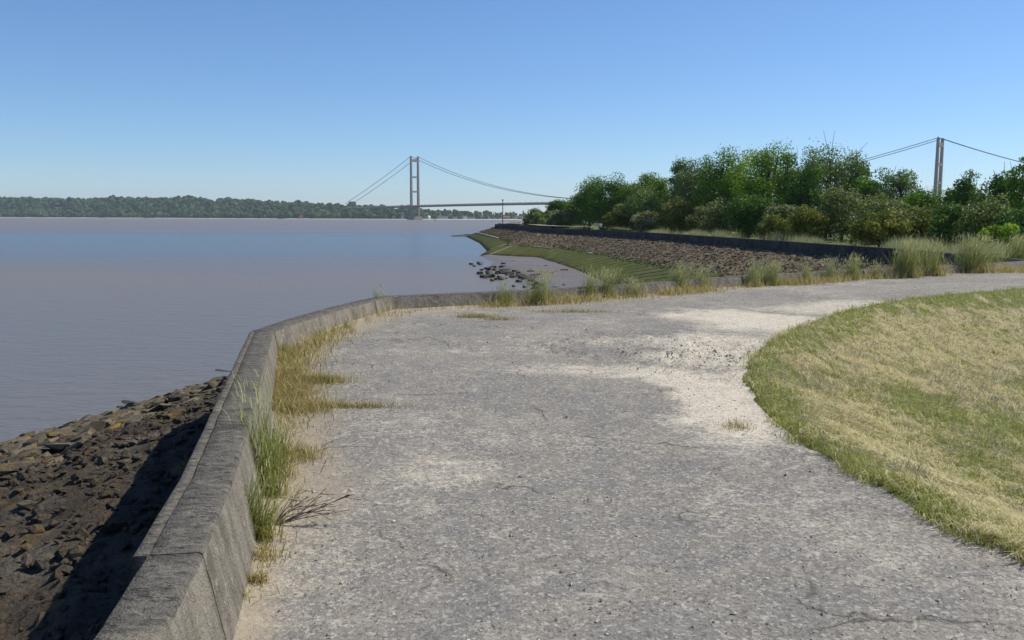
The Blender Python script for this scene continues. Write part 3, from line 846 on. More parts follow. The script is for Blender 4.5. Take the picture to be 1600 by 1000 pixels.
def slope_pt(tt, v):
    a = np.stack([np.interp(tt, cum, PW[:, k]) for k in range(3)], -1)
    b = np.stack([np.interp(tt, cum, PT[:, k]) for k in range(3)], -1)
    v = np.asarray(v)[..., None]
    q = a * (1 - v) + b * v
    return q
def slope_bump(q, v, amp):
    return amp * (fbm(q[..., 0] * 1.4, q[..., 1] * 1.4, o=4, seed=81) - 0.5) * ss(0.0, 0.05, v)
tr = np.unique(np.concatenate([np.linspace(c0, c1, max(2, int((c1 - c0) / (0.10 if (i < 9) else 0.5)))) for i, (c0, c1) in enumerate(zip(cum[:-1], cum[1:]))]))
vr = np.linspace(0, 1.06, 130)
TT, VV = np.meshgrid(tr, vr, indexing='ij')
Q = slope_pt(TT, VV)
t_far = cum[14]
isfar = ss(cum[12], cum[16], TT)
calm = 1 - ss(cum[15], cum[16], TT) * ss(0.53, 0.59, VV)
Q[..., 2] += slope_bump(Q, VV, 1.0) * (0.30 + 0.15 * isfar) * (1 - 0.3 * isfar) * calm
small = fbm(Q[..., 0] * 6, Q[..., 1] * 6, o=4, seed=83) - 0.5
ridg = np.abs(fbm(Q[..., 0] * 3.1, Q[..., 1] * 3.1, o=3, seed=85) - 0.5)
Q[..., 2] += (small * 0.22 - ridg * 0.14) * (1 - 0.4 * isfar) * ss(0, 0.03, VV) * calm
green = ss(0.45, 0.66, VV) * (0.25 + 0.75 * isfar) * 1.0 + 0.25 * ss(0.1, 0.5, VV)
green = green + isfar * ss(cum[-5], cum[-3], TT) * 0.35
wet = ss(0.93, 1.0, VV)
F1 = gridfaces(*TT.shape)
near_face = (TT[:-1, :-1] < cum[11]).ravel()
emb = obj('embankment', mesh('embankment', Q.reshape(-1, 3), F1, [M_SLOPE, M_RUBBLE], {'green': green.ravel(), 'wet': wet.ravel()}, smooth=True, fmat=near_face.astype(int)), kind='structure')

# lower apron: cast slabs with joints, green with algae
ta0 = cum[16]
ta1 = cum[26]
ta = ta0
rs = np.random.default_rng(3)
slabs = []
while ta < ta1:
    wdt = 3.4 if ta < cum[23] else 6.0
    tb = min(ta + wdt, ta1)
    if tb - ta > 0.8:
        g = 0.022
        vt, vb = 0.60, 0.965
        a_, b_, c_, d_ = [slope_pt(np.array(tq), np.array(vq)) for tq, vq in ((ta + g, vt), (tb - g, vt), (tb - g, vb), (ta + g, vb))]
        lift = np.array([0, 0, 0.06 + 0.012 * rs.random()])
        m1_, m2_ = [slope_pt(np.array(tq), np.array(0.8)) + np.array([0, 0, 0.03]) for tq in (ta + g, tb - g)]
        topv = np.array([a_, b_, m2_, c_, d_, m1_]) + lift
        botv = topv - np.array([0, 0, 0.45])
        V = np.concatenate([topv, botv])
        f1 = np.array([[0, 5, 2, 1], [5, 4, 3, 2]])[:, ::-1]
        sides = np.array([[i, (i + 1) % 6, (i + 1) % 6 + 6, i + 6] for i in range(6)])[:, ::-1]
        me = mesh('apron_slab', V, np.concatenate([f1[:, ::-1], sides]), M_APRON)
        obj('apron_slab', me, emb)
        if rs.random() < 0.65:
            q0, q1 = [slope_pt(np.array(tb), np.array(vq)) + np.array([0, 0, 0.075]) for vq in (0.6, rs.uniform(0.72, 0.95))]
            V, Fq = strip(np.array([q0, (q0 * 2 + q1) / 3 + np.array([0, 0, 0.02]), (q0 + q1 * 2) / 3 + np.array([0, 0, 0.02]), q1]), 0.16, 0.02)
            obj('joint_mortar', mesh('joint_mortar', V, Fq, M_JOINT), emb)
    ta = tb
for pxa, pxb in ((832, 846), (847, 862), (795, 801), (799, 806), (741, 765), (765, 779), (919, 926)):
    # pale edging along the top of the apron
    cand = np.linspace(cum[14], cum[26], 900)
    qq = slope_pt(cand, np.full(900, 0.585))
    pp = np.array([proj(q)[0] for q in qq])
    if pxa < 780: cc = cand[(cand > cum[24])]; pq = pp[cand > cum[24]]
    else: cc = cand[(cand < cum[24])]; pq = pp[cand < cum[24]]
    sel = cc[(pq > pxa) & (pq < pxb)]
    if len(sel) > 1:
        line = slope_pt(np.linspace(sel.min(), sel.max(), 6), np.full(6, 0.585)) + np.array([0, 0, 0.10])
        V, Fq = strip(line, 0.42, 0.06)
        obj('edging', mesh('edging', V, Fq, M_EDGING), emb)

# pitched stones on the near slope: one object per stone for the 300 that show largest
def rock_mesh(name, seed, mat, flat=0.55, n=15):
    r_ = np.random.default_rng(seed)
    bm = bmesh.new()
    for i in range(n):
        p_ = r_.normal(0, 1, 3); p_ /= np.linalg.norm(p_)
        p_ = np.sign(p_) * np.abs(p_) ** 0.55
        p_ = p_ / max(abs(p_)) * r_.uniform(0.8, 1.05)
        bm.verts.new((p_[0], p_[1] * 0.95, p_[2] * flat))
    rr_ = bmesh.ops.convex_hull(bm, input=bm.verts)
    bmesh.ops.delete(bm, geom=[g for g in rr_['geom_interior'] if isinstance(g, bmesh.types.BMVert)], context='VERTS')
    bm.normal_update()
    me = bpy.data.meshes.new(name); bm.to_mesh(me); bm.free()
    me.materials.append(mat)
    return me
STONES = [rock_mesh('stone', 100 + i, M_STONE) for i in range(14)]
cands = []
for v in np.arange(0.20, 1.0, 0.0235):
    t_ = cum[1] + rs.random()
    while t_ < cum[9]:
        q0 = slope_pt(np.array(t_), np.array(v)); q1 = slope_pt(np.array(t_ + 0.3), np.array(v))
        wdt = np.linalg.norm(q1 - q0) / 0.3
        size = rs.uniform(0.26, 0.62)
        vj = v + rs.uniform(-0.008, 0.008)
        q = slope_pt(np.array(t_ + 0.5 * size / max(wdt, 0.2)), np.array(vj))
        t_ += (size * 1.02) / max(wdt, 0.2)
        x_, y_, d_ = proj(q)
        if d_ < 3 or x_ < -70 or x_ > 420 or y_ < 560 or y_ > 1080: continue
        zone = v * 17 - 3.8 - 1.6 * (vn(q[0] * 0.4, q[1] * 0.4, seed=5) - 0.5) * 2
        if zone < 0: continue
        qa = slope_pt(np.array(t_), np.array(v + 0.02))
        along_ = (q1 - q0) / (np.linalg.norm(q1 - q0) + 1e-9)
        down = slope_pt(np.array(t_), np.array(v + 0.03)) - slope_pt(np.array(t_), np.array(v)); down /= np.linalg.norm(down)
        nrm = np.cross(along_, down); nrm *= np.sign(nrm[2]); nrm /= np.linalg.norm(nrm)
        cands.append((size / d_, q, size, along_, nrm))
cands.sort(key=lambda c_: -c_[0])
print('stones', len(cands))
rest = []
for i, (k_, q, size, al, nm) in enumerate(cands):
    me = STONES[i % len(STONES)]
    zb = slope_bump(q, np.array(0.5), 1.0) * 0.30
    al2 = np.cross(nm, np.cross(al, nm)); al2 /= np.linalg.norm(al2)
    bi = np.cross(nm, al2)
    m3 = np.column_stack([al2 * size * 0.54, bi * rs.uniform(0.17, 0.24), nm * rs.uniform(0.10, 0.19)])
    tilt = Matrix.Rotation(rs.normal(0, 0.16), 4, Vector(al2)) @ Matrix.Rotation(rs.normal(0, 0.16), 4, Vector(bi))
    mw = Matrix.Translation(Vector(q) + Vector((0, 0, zb + rs.uniform(-0.05, 0.05)))) @ tilt @ Matrix(m3.tolist()).to_4x4()
    if i < 300:
        o = obj('stone', me, emb)
        o.matrix_world = mw
    else:
        rest.append((me, mw))
if rest:
    bm = bmesh.new()
    for me, mw in rest:
        tmp = me.copy(); tmp.transform(mw); bm.from_mesh(tmp); bpy.data.meshes.remove(tmp)
    me = bpy.data.meshes.new('far_stones'); bm.to_mesh(me); bm.free(); me.materials.append(M_STONE)
    obj('smaller_stones', me, emb, kind='stuff')
# rubble fragments over the upper, mortared strip
n = 15000
v_ = rng.uniform(0.0, 0.5, n) ** 1.0; t_ = rng.uniform(cum[1] - 1, cum[7], n)
q = slope_pt(t_, v_)
q[:, 2] += slope_bump(q, v_, 1.0) * 0.30 + (fbm(q[:, 0] * 6, q[:, 1] * 6, o=4, seed=83) - 0.5) * 0.16
size = rng.gamma(1.5, 0.019, n) + 0.010
icb = bmesh.new(); bmesh.ops.create_icosphere(icb, subdivisions=1, radius=1)
oc2 = np.array([v.co[:] for v in icb.verts]); of2 = np.array([[v.index for v in f.verts] for f in icb.faces]); icb.free()
NI = len(oc2)
size = np.minimum(size, 0.085)
V = oc2[None] * (0.6 + 0.8 * rng.random((n, NI, 1))) * np.stack([np.ones(n), rng.uniform(0.5, 1, n), rng.uniform(0.35, 0.8, n)], 1)[:, None, :] * size[:, None, None]
rot = rng.uniform(0, 6.28, n); cr, sr = np.cos(rot)[:, None], np.sin(rot)[:, None]
V = np.stack([V[..., 0] * cr - V[..., 1] * sr + q[:, None, 0], V[..., 0] * sr + V[..., 1] * cr + q[:, None, 1], V[..., 2] + q[:, None, 2]], -1)
Fp = (np.arange(n)[:, None, None] * NI + of2[None]).reshape(-1, 3)
obj('rubble', mesh('rubble', V.reshape(-1, 3), Fp, M_RUBBLE, {'wet': np.zeros(n * NI)}), emb, kind='stuff')

# loose pitching stones too small to pick apart over the slope round the cove
n = 22000
v_ = rng.uniform(0.01, 0.59, n); t_ = rng.uniform(cum[11], cum[26], n)
q = slope_pt(t_, v_)
q[:, 2] += slope_bump(q, v_, 1.0) * 0.30
size = rng.gamma(1.6, 0.035, n) + 0.04
V = oc2[None] * (0.6 + 0.8 * rng.random((n, NI, 1))) * np.stack([np.ones(n), rng.uniform(0.6, 1, n), rng.uniform(0.35, 0.8, n)], 1)[:, None, :] * size[:, None, None]
rot = rng.uniform(0, 6.28, n); cr, sr = np.cos(rot)[:, None], np.sin(rot)[:, None]
V = np.stack([V[..., 0] * cr - V[..., 1] * sr + q[:, None, 0], V[..., 0] * sr + V[..., 1] * cr + q[:, None, 1], V[..., 2] + q[:, None, 2]], -1)
Fp = (np.arange(n)[:, None, None] * NI + of2[None]).reshape(-1, 3)
gr_ = np.repeat(ss(0.36, 0.62, v_) * 0.75 + 0.15, NI)
obj('pitching_stones', mesh('pitching_stones', V.reshape(-1, 3), Fp, M_SLOPE, {'green': gr_, 'wet': np.zeros(n * NI)}), emb, kind='stuff')

# ------------------------------------------------------------------ mud at the head of the cove
mp = [P(747, 401, WZ), P(752, 410, WZ), P(757, 418, WZ), P(765, 428, WZ), P(776, 438, WZ), P(790, 446, WZ), P(806, 452, WZ), P(830, 459, WZ), P(880, 468, WZ)]
mr = [P(775, 400, WZ), P(840, 403, WZ), P(862, 410, WZ), P(888, 420, WZ), P(912, 430, WZ), P(940, 442, WZ), P(960, 452, WZ), P(970, 459, WZ), P(980, 468, WZ)]
rows = []
for a, b in zip(mp, mr):
    rows.append([a * (1 - u) + b * u for u in np.linspace(0, 1, 24)])
rows = np.array(rows)
rr = []
for k in np.linspace(0, len(mp) - 1, 40):
    i = min(int(k), len(mp) - 2); f_ = k - i
    rr.append(rows[i] * (1 - f_) + rows[i + 1] * f_)
rr = np.array(rr)
u = np.linspace(0, 1, 24)[None, :]
rr[..., 2] = WZ - 0.10 + 0.34 * ss(0, 0.5, u) + 0.16 * (fbm(rr[..., 0] * 0.35, rr[..., 1] * 0.12, o=3, seed=91) - 0.5)
obj('mud', mesh('mud', rr.reshape(-1, 3), gridfaces(40, 24), M_MUD, smooth=True), kind='structure')
# weed-covered boulders on it
BOULD = [rock_mesh('boulder', 300 + i, M_WEED, 0.6, 18) for i in range(8)]
for me in BOULD: pass
bspots = []
rs2 = np.random.default_rng(12)
for cx, cy, sx, sy, n in ((800, 428, 16, 4, 12), (818, 436, 17, 6, 20), (790, 424, 12, 3, 7), (868, 428, 15, 2.4, 14), (835, 442, 18, 3, 8), (758, 422, 9, 7, 12), (772, 432, 10, 4, 8), (822, 428, 26, 7, 8), (892, 443, 12, 3, 3), (790, 413, 10, 4, 3), (855, 415, 5, 2, 3)):
    for i in range(n):
        bspots.append((cx + rs2.normal(0, sx * 1.15), cy + rs2.normal(0, sy * 1.1)))
for i, (px, py) in enumerate(bspots):
    if py < 404: continue
    q = P(px, py, WZ + 0.1)
    if px < 770: lb_, gp_ = 'dark weedy boulder standing in the shallows left of the cove mud', 'boulders in the shallows'
    elif px > 846: lb_, gp_ = 'dark weedy boulder in the strip near the foot of the green apron', 'boulders by the apron foot'
    elif py < 418: lb_, gp_ = 'lone dark boulder on the open mud behind the main boulder pile', 'scattered boulders on the open mud'
    else: lb_, gp_ = 'dark weed-covered boulder in the main pile on the cove mud', 'main boulder pile on the cove mud'
    o = obj('boulder', BOULD[i % 8], None, lb_, 'boulder', gp_)
    k_ = rs2.uniform(0.14, 0.42)
    o.location = (q[0], q[1], WZ + 0.08); o.rotation_euler = (rs2.normal(0, .2), rs2.normal(0, .2), rs2.uniform(0, 6)); o.scale = (k_ * 1.3, k_ * 1.2, k_)
for px, py, k_, lb_ in ((352, 579, 0.3, 'weedy rock just breaking the water beside the near wall'), (212, 629, 0.35, 'smaller weedy rock awash off the near stone slope'), (201, 637, 0.3, 'smallest weedy rock awash off the near stone slope')):
    q = P(px, py, WZ)
    o = obj('boulder', BOULD[3], None, lb_, 'boulder')
    o.location = (q[0], q[1], WZ - 0.05); o.scale = (k_ * 1.6, k_, k_ * 0.45)
q0, q1 = P(704, 369.5, WZ), P(734, 369.2, WZ)
V, Fq = tube(np.array([q0 + (q1 - q0) * u for u in np.linspace(0, 1, 9)]), [0.1, 0.35, 0.45, 0.5, 0.6, 0.6, 0.7, 0.8, 0.8], 7)
obj('groyne', mesh('groyne', V, Fq, M_WEED), None, 'low dark weedy groyne running into the water from the far point', 'groyne')

# ------------------------------------------------------------------ far bank
# shore given by photo column and likely distance
shore = [(-900, 4800), (-400, 4200), (0, 3600), (300, 3100), (500, 2740), (640, 2560), (760, 2680), (900, 2950), (1200, 3500), (1700, 4500), (2600, 6000)]
sky_y = [(-900, 309), (0, 309), (120, 310), (250, 309), (350, 313), (450, 316), (540, 321), (620, 325), (700, 329), (760, 333), (850, 336), (1200, 337), (2600, 340)]
cols = np.linspace(-900, 2600, 220)
sh = np.interp(cols, *zip(*shore)); sk = np.interp(cols, *zip(*sky_y))
TREEH = 13.0
def far_xy(px, dist):
    ux = (px - 800) / F
    return ux * dist, np.full_like(dist, 1.0) * dist
def hill_z(px, back_):
    D = np.interp(px, *zip(*shore)); s_ = np.interp(px, *zip(*sky_y))
    hor = 340.3 + (px - 800) * 0.0034
    top = CAM_Z + (hor - s_) / F * (D + 420) - TREEH * np.clip((hor - s_) / 16, 0.25, 1)
    return (WZ + 2.0) + (np.maximum(top, -1) - WZ - 2.0) * ss(30, 440, back_)
bk = np.array([-25, -5, 0, 12, 25, 60, 110, 170, 240, 320, 420, 600, 1100, 2500.0])
PX, BK = np.meshgrid(cols, bk, indexing='ij')
D = np.interp(PX, *zip(*shore)) + BK
HX = (PX - 800) / F * D
HZ = hill_z(PX, BK)
HZ = np.where(BK < 0, WZ - 0.5 + (BK + 25) * 0.04, HZ)
HZ = np.where((BK >= 0) & (BK < 20), WZ + 1.2 + BK * 0.05, HZ)
fm = (BK[:-1, :-1] >= 20).ravel().astype(int)
obj('far_bank', mesh('far_bank', np.stack([HX, D, HZ], -1).reshape(-1, 3), gridfaces(*PX.shape), [M_BEACH, M_FARLAND], fmat=fm, smooth=True), kind='structure')
# wood on it: one mass of crowns
ico = bmesh.new(); bmesh.ops.create_icosphere(ico, subdivisions=2, radius=1)
icoV = np.array([v.co[:] for v in ico.verts]); icoF = np.array([[v.index for v in f.verts] for f in ico.faces]); ico.free()
n = 6500
px = rng.uniform(-500, 960, n)
bk_ = rng.uniform(0, 1, n) ** 1.2 * 470 + 26
dens = ss(330, 312, np.interp(px, *zip(*sky_y)))
k = rng.random(n) < np.clip(0.25 + dens, 0, 1)
k &= ~((px > 655) & (bk_ < 60) & (rng.random(n) < 0.75))
px, bk_ = px[k], bk_[k]
D = np.interp(px, *zip(*shore)) + bk_
r_ = rng.uniform(4.5, 9.5, len(px)) * np.where(px > 660, 0.72, 1)
r_ = r_ * (0.65 + 0.9 * vn(px * 0.06, bk_ * 0.012, seed=97))
cen = np.stack([(px - 800) / F * D, D, hill_z(px, bk_) + r_ * rng.uniform(0.4, 1.15, len(px))], 1)
tall = np.where((px > 770) & (px < 860) & (rng.random(len(px)) < 0.10), 2.0, rng.uniform(0.85, 1.25, len(px)))
jit = 0.72 + 0.56 * rng.random((len(px), len(icoV), 1))
V = cen[:, None] + icoV[None] * jit * r_[:, None, None] * np.stack([np.where(tall > 1.9, 0.4, 1.15), np.where(tall > 1.9, 0.4, 1.15), tall], 1)[:, None]
Fw = (np.arange(len(px))[:, None, None] * len(icoV) + icoF[None]).reshape(-1, 3)
cc = np.clip(0.45 + rng.normal(0, 0.22, len(px)), 0, 1)
cv = np.clip(np.repeat(cc, len(icoV)) + rng.normal(0, 0.12, len(px) * len(icoV)), 0, 1)
obj('far_wood', mesh('far_wood', V.reshape(-1, 3), Fw, M_FARLEAF, {'c': cv}), kind='stuff', label='dense green wood covering the hills of the far bank', cat='wood')

# houses on the far shore
def house(px, w_, d_, h_, back_, wm, rm, label, yaw=0.0):
    D = float(np.interp(px, *zip(*shore))) + back_
    x = (px - 800) / F * D; z = float(hill_z(np.array(float(px)), np.array(float(back_))))
    t_ = thing('house', (x, D, z - 0.3), label, 'house')
    t_.rotation_euler = (0, 0, yaw)
    w2, d2 = w_ / 2, d_ / 2
    V = np.array([[-w2, -d2, 0], [w2, -d2, 0], [w2, d2, 0], [-w2, d2, 0], [-w2, -d2, h_], [w2, -d2, h_], [w2, d2, h_], [-w2, d2, h_], [-w2, 0, h_ + d2 * 0.85], [w2, 0, h_ + d2 * 0.85]])
    obj('wall', mesh('wall', V, [np.array([[0, 1, 5, 4], [2, 3, 7, 6]]), np.array([[1, 2, 6, 9, 5], [3, 0, 4, 8, 7]])], wm), t_)
    e = 0.35
    rv = []
    for s_ in (-1, 1):
        rv.append(np.array([[-w2 - e, s_ * (d2 + e), h_ - e * 0.8], [w2 + e, s_ * (d2 + e), h_ - e * 0.8], [w2 + e, 0, h_ + d2 * 0.85 + 0.15], [-w2 - e, 0, h_ + d2 * 0.85 + 0.15]]))
    V = np.concatenate(rv + [r0 + np.array([0, 0, 0.25]) for r0 in rv])
    fr_ = np.array([[0, 1, 2, 3], [4, 5, 6, 7], [8, 9, 10, 11], [12, 13, 14, 15], [0, 1, 9, 8], [4, 5, 13, 12]])
    rf = obj('roof', mesh('roof', V, fr_, rm), t_)
    obj('chimney', mesh('chimney', boxV(w2 * 0.6, w2 * 0.6 + 0.9, -0.5, 0.5, h_ + d2 * 0.5, h_ + d2 * 0.85 + 1.6), BOXF, wm), rf)
    for i in range(max(2, int(w_ / 5))):
        xx = -w2 + (i + 0.5) * w_ / max(2, int(w_ / 5))
        obj('window', mesh('window', boxV(xx - 0.7, xx + 0.7, -d2 - 0.06, -d2 + 0.1, h_ * 0.5, h_ * 0.5 + 1.5), BOXF, M_GLASS), t_)
house(670, 11, 8, 6, 30, M_WHITE, M_WHITE, 'bright white gabled house on the far shore just right of the bridge tower', 1.3)
house(726, 13, 8, 6, 32, M_WHITE, M_SLATE, 'white house with slate roof on the far shore, farther right of the tower', 0.6)
house(692, 30, 9, 5, 28, M_WHITE, M_SLATE, 'long pale building on the far shore between the two white houses', 0.1)
house(631, 12, 8, 7, 26, M_WHITE, M_SLATE, 'pale house on the far shore just left of the bridge tower', 0.2)
house(618, 14, 8, 6, 30, M_BUFF, M_SLATE, 'buff house left of the white one beside the bridge tower', -0.2)
house(790, 26, 9, 6, 34, M_BUFF, M_TILE, 'red roofed brick building on the far shore by the beacon post', 0.1)
house(812, 16, 9, 6, 40, M_BUFF, M_TILE, 'smaller red roofed house right of the beacon post on the far shore', -0.2)
house(448, 14, 8, 5, 26, M_WHITE, M_SLATE, 'small white house at the water edge below the far wood', 0.2)
house(478, 34, 9, 5, 27, M_BUFF, M_TILE, 'long low red roofed building at the water edge below the far wood', 0.05)

# ------------------------------------------------------------------ suspension bridge
def hor(px): return 340.3 + (px - 800) * 0.0034
T1 = Pd(648, 295, 2480)[:2]; T2 = Pd(1467, 262, 1590)[:2]
ax = (T1 - T2) / np.linalg.norm(T1 - T2); pr_ = np.array([-ax[1], ax[0]])
if pr_[1] < 0: pr_ = -pr_
span = np.linalg.norm(T1 - T2)
TOP = CAM_Z + (hor(648) - 247.5) / F * 2480
TOP2 = CAM_Z + (hor(1467) - 220.5) / F * 1590
DECK1 = CAM_Z + (hor(648) - 321.5) / F * 2480
bridge = thing('suspension_bridge', (T1[0], T1[1], WZ), 'long grey suspension bridge crossing the estuary between two tall slender twin-legged towers', 'bridge')
bo = np.array([T1[0], T1[1], WZ])
def bl_(p): return np.asarray(p, float) - bo
def wpt(base, a, b, z): 
    q = base + ax * a + pr_ * b
    return np.array([q[0], q[1], z])
def prism(base, a0, a1, b0, b1, z0, taper=1.0, z1=None):
    ca, cb = (a0 + a1) / 2, (b0 + b1) / 2
    lo = [wpt(base, a, b, z0) for a, b in ((a0, b0), (a1, b0), (a1, b1), (a0, b1))]
    hi = [wpt(base, ca + (a - ca) * taper, cb + (b - cb) * taper, z1) for a, b in ((a0, b0), (a1, b0), (a1, b1), (a0, b1))]
    return np.array(lo + hi) - bo
PRF = np.array([[3, 2, 1, 0], [4, 5, 6, 7], [0, 1, 5, 4], [1, 2, 6, 5], [2, 3, 7, 6], [3, 0, 4, 7]])
HALF = 13.0
def tower(base, top, pier):
    t_ = obj('tower', mesh('tower', prism(base, -9, 9, -22, 22, WZ - 3, 0.96, WZ + pier), PRF, M_TOWER), bridge)
    for s_ in (-1, 1):
        lo = prism(base, -3.0, 3.0, s_ * HALF - 2.9, s_ * HALF + 2.9, WZ + pier, 0.74, top)
        obj('leg', mesh('leg', lo, PRF, M_TOWER), t_)
        sd_ = prism(base, -2.0, 2.0, s_ * HALF - 1.5, s_ * HALF + 1.5, top, 0.5, top + 3.2)
        obj('saddle', mesh('saddle', sd_, PRF, M_CABLE), t_)
    for z_, h_ in ((top - 13, 7), (top - (top - DECK1) * 0.43, 4.5), (top - (top - DECK1) * 0.73, 4.5), (DECK1 - 9, 5)):
        obj('cross_beam', mesh('cross_beam', prism(base, -2.2, 2.2, -HALF + 2.4, HALF - 2.4, z_, 1.0, z_ + h_), PRF, M_TOWER), t_)
tower(T1, TOP, 9); tower(T2, TOP2, 9)
SL, SR = 290.0, 420.0
nn = 80
def deck_z(a):           # a from T2 (0) to T1 (span)
    u = np.clip(a / span, -0.6, 1.4)
    return DECK1 + 4.5 * (1 - (2 * u - 1) ** 2) - 0.5
sA = np.linspace(-SR, span + SL, nn)
dprof = np.array([[-15.5, -0.6], [-11, 0.4], [0, 0.9], [11, 0.4], [15.5, -0.6], [10.5, -4.4], [-10.5, -4.4]])
dV = []
for a in sA:
    for b, z_ in dprof:
        dV.append(wpt(T2, a, b, deck_z(a) + z_) - bo)
m_ = len(dprof)
i = np.arange(nn - 1)[:, None] * m_ + np.arange(m_)[None]; j = np.arange(nn - 1)[:, None] * m_ + (np.arange(m_)[None] + 1) % m_
obj('deck', mesh('deck', np.array(dV), [np.stack([i, j, j + m_, i + m_], 2).reshape(-1, 4), np.arange(m_)[None], (np.arange(m_)[None] + (nn - 1) * m_)[:, ::-1]], M_DECK), bridge)
for s_ in (-1, 1):
    V, Fq = tube(np.array([wpt(T2, a, s_ * 11.2, deck_z(a) + 1.5) for a in sA]) - bo, 0.28, 4)
    obj('railing', mesh('railing', V, Fq, M_DECK), bridge)
def cable_z(a):
    a = np.asarray(a, float)
    top_l = TOP2 + (TOP - TOP2) * np.clip(a / span, 0, 1) + 2.0
    u = a / span
    low = deck_z(span / 2) + 4.5
    zm = top_l - (top_l - low) * (1 - (2 * u - 1) ** 2)
    u1 = (a - span) / SL
    z1 = (TOP + 2) + (DECK1 + 5 - TOP) * u1 - 10 * u1 * (1 - u1) * 1.4
    u2 = -a / SR
    z2 = (TOP2 + 2) + (DECK1 - 2 - TOP2) * u2 - 62 * u2 * (1 - u2)
    return np.where(a > span, z1, np.where(a < 0, z2, zm))
sC = np.unique(np.concatenate([np.linspace(-SR, 0, 22), np.linspace(0, span, 70), np.linspace(span, span + SL, 16)]))
for s_ in (-1, 1):
    V, Fq = tube(np.array([wpt(T2, a, s_ * HALF, float(cable_z(a))) for a in sC]) - bo, 0.62, 6)
    obj('main_cable', mesh('main_cable', V, Fq, M_CABLE), bridge)
hv = []
for s_ in (-1, 1):
    for a in np.arange(-SR + 60, span + SL - 40, 18.0):
        for da in (-9, 9):
            zc, zd = float(cable_z(a)), float(deck_z(a + da))
            if zc - zd < 3: continue
            hv.append(tube(np.array([wpt(T2, a, s_ * HALF, zc), wpt(T2, a + da, s_ * 13, zd)]) - bo, 0.022, 3))
V, Fq = join(hv)
obj('hangers', mesh('hangers', V, Fq, M_CABLE), bridge, kind='stuff')
lv = []
for s_ in (-1, 1):
    for a in np.arange(-SR, span + SL, 38.0):
        lv.append(tube(np.array([wpt(T2, a, s_ * 9.5, deck_z(a) + 0.4), wpt(T2, a, s_ * 9.5, deck_z(a) + 9)]) - bo, 0.13, 3))
V, Fq = join(lv)
obj('lamp_posts', mesh('lamp_posts', V, Fq, M_DECK), bridge, kind='stuff')
rv = np.random.default_rng(4)

# beacon post on the point, green buoy in the river
q = Pd(785.5, 349, 250)
bp = thing('beacon_post', (q[0], 250, -0.66), 'tall thin beacon post standing at the end of the far point', 'post')
V, Fq = tube(np.array([[0, 0, 0], [0, 0, 3.5], [0, 0, 7.2]]), [0.13, 0.12, 0.10], 8)
obj('pole', mesh('pole', V, Fq, M_POST), bp)
V, Fq = tube(np.array([[0, 0, 7.0], [0, 0, 7.05], [0, 0, 7.4], [0, 0, 7.45]]), [0.02, 0.2, 0.2, 0.02], 8)
obj('lantern', mesh('lantern', V, Fq, M_POST), bp)
q = P(680, 344.6, WZ)
q = q * np.array([1900 / q[1], 1900 / q[1], 0])
by = thing('buoy', (q[0], 1900, WZ), 'small green navigation buoy on the river near the far bridge tower', 'buoy')
V, Fq = tube(np.array([[-3, 0, 0.2], [-2.2, 0, 0.5], [2.2, 0, 0.5], [3, 0, 0.2]]), [0.2, 1.0, 1.0, 0.2], 8)
obj('float', mesh('float', V, Fq, M_BUOY), by)
V, Fq = tube(np.array([[0, 0, 1], [0, 0, 3.5], [0, 0, 5.0]]), [0.9, 0.45, 0.3], 6)
obj('lattice_mast', mesh('lattice_mast', V, Fq, M_BUOY), by)

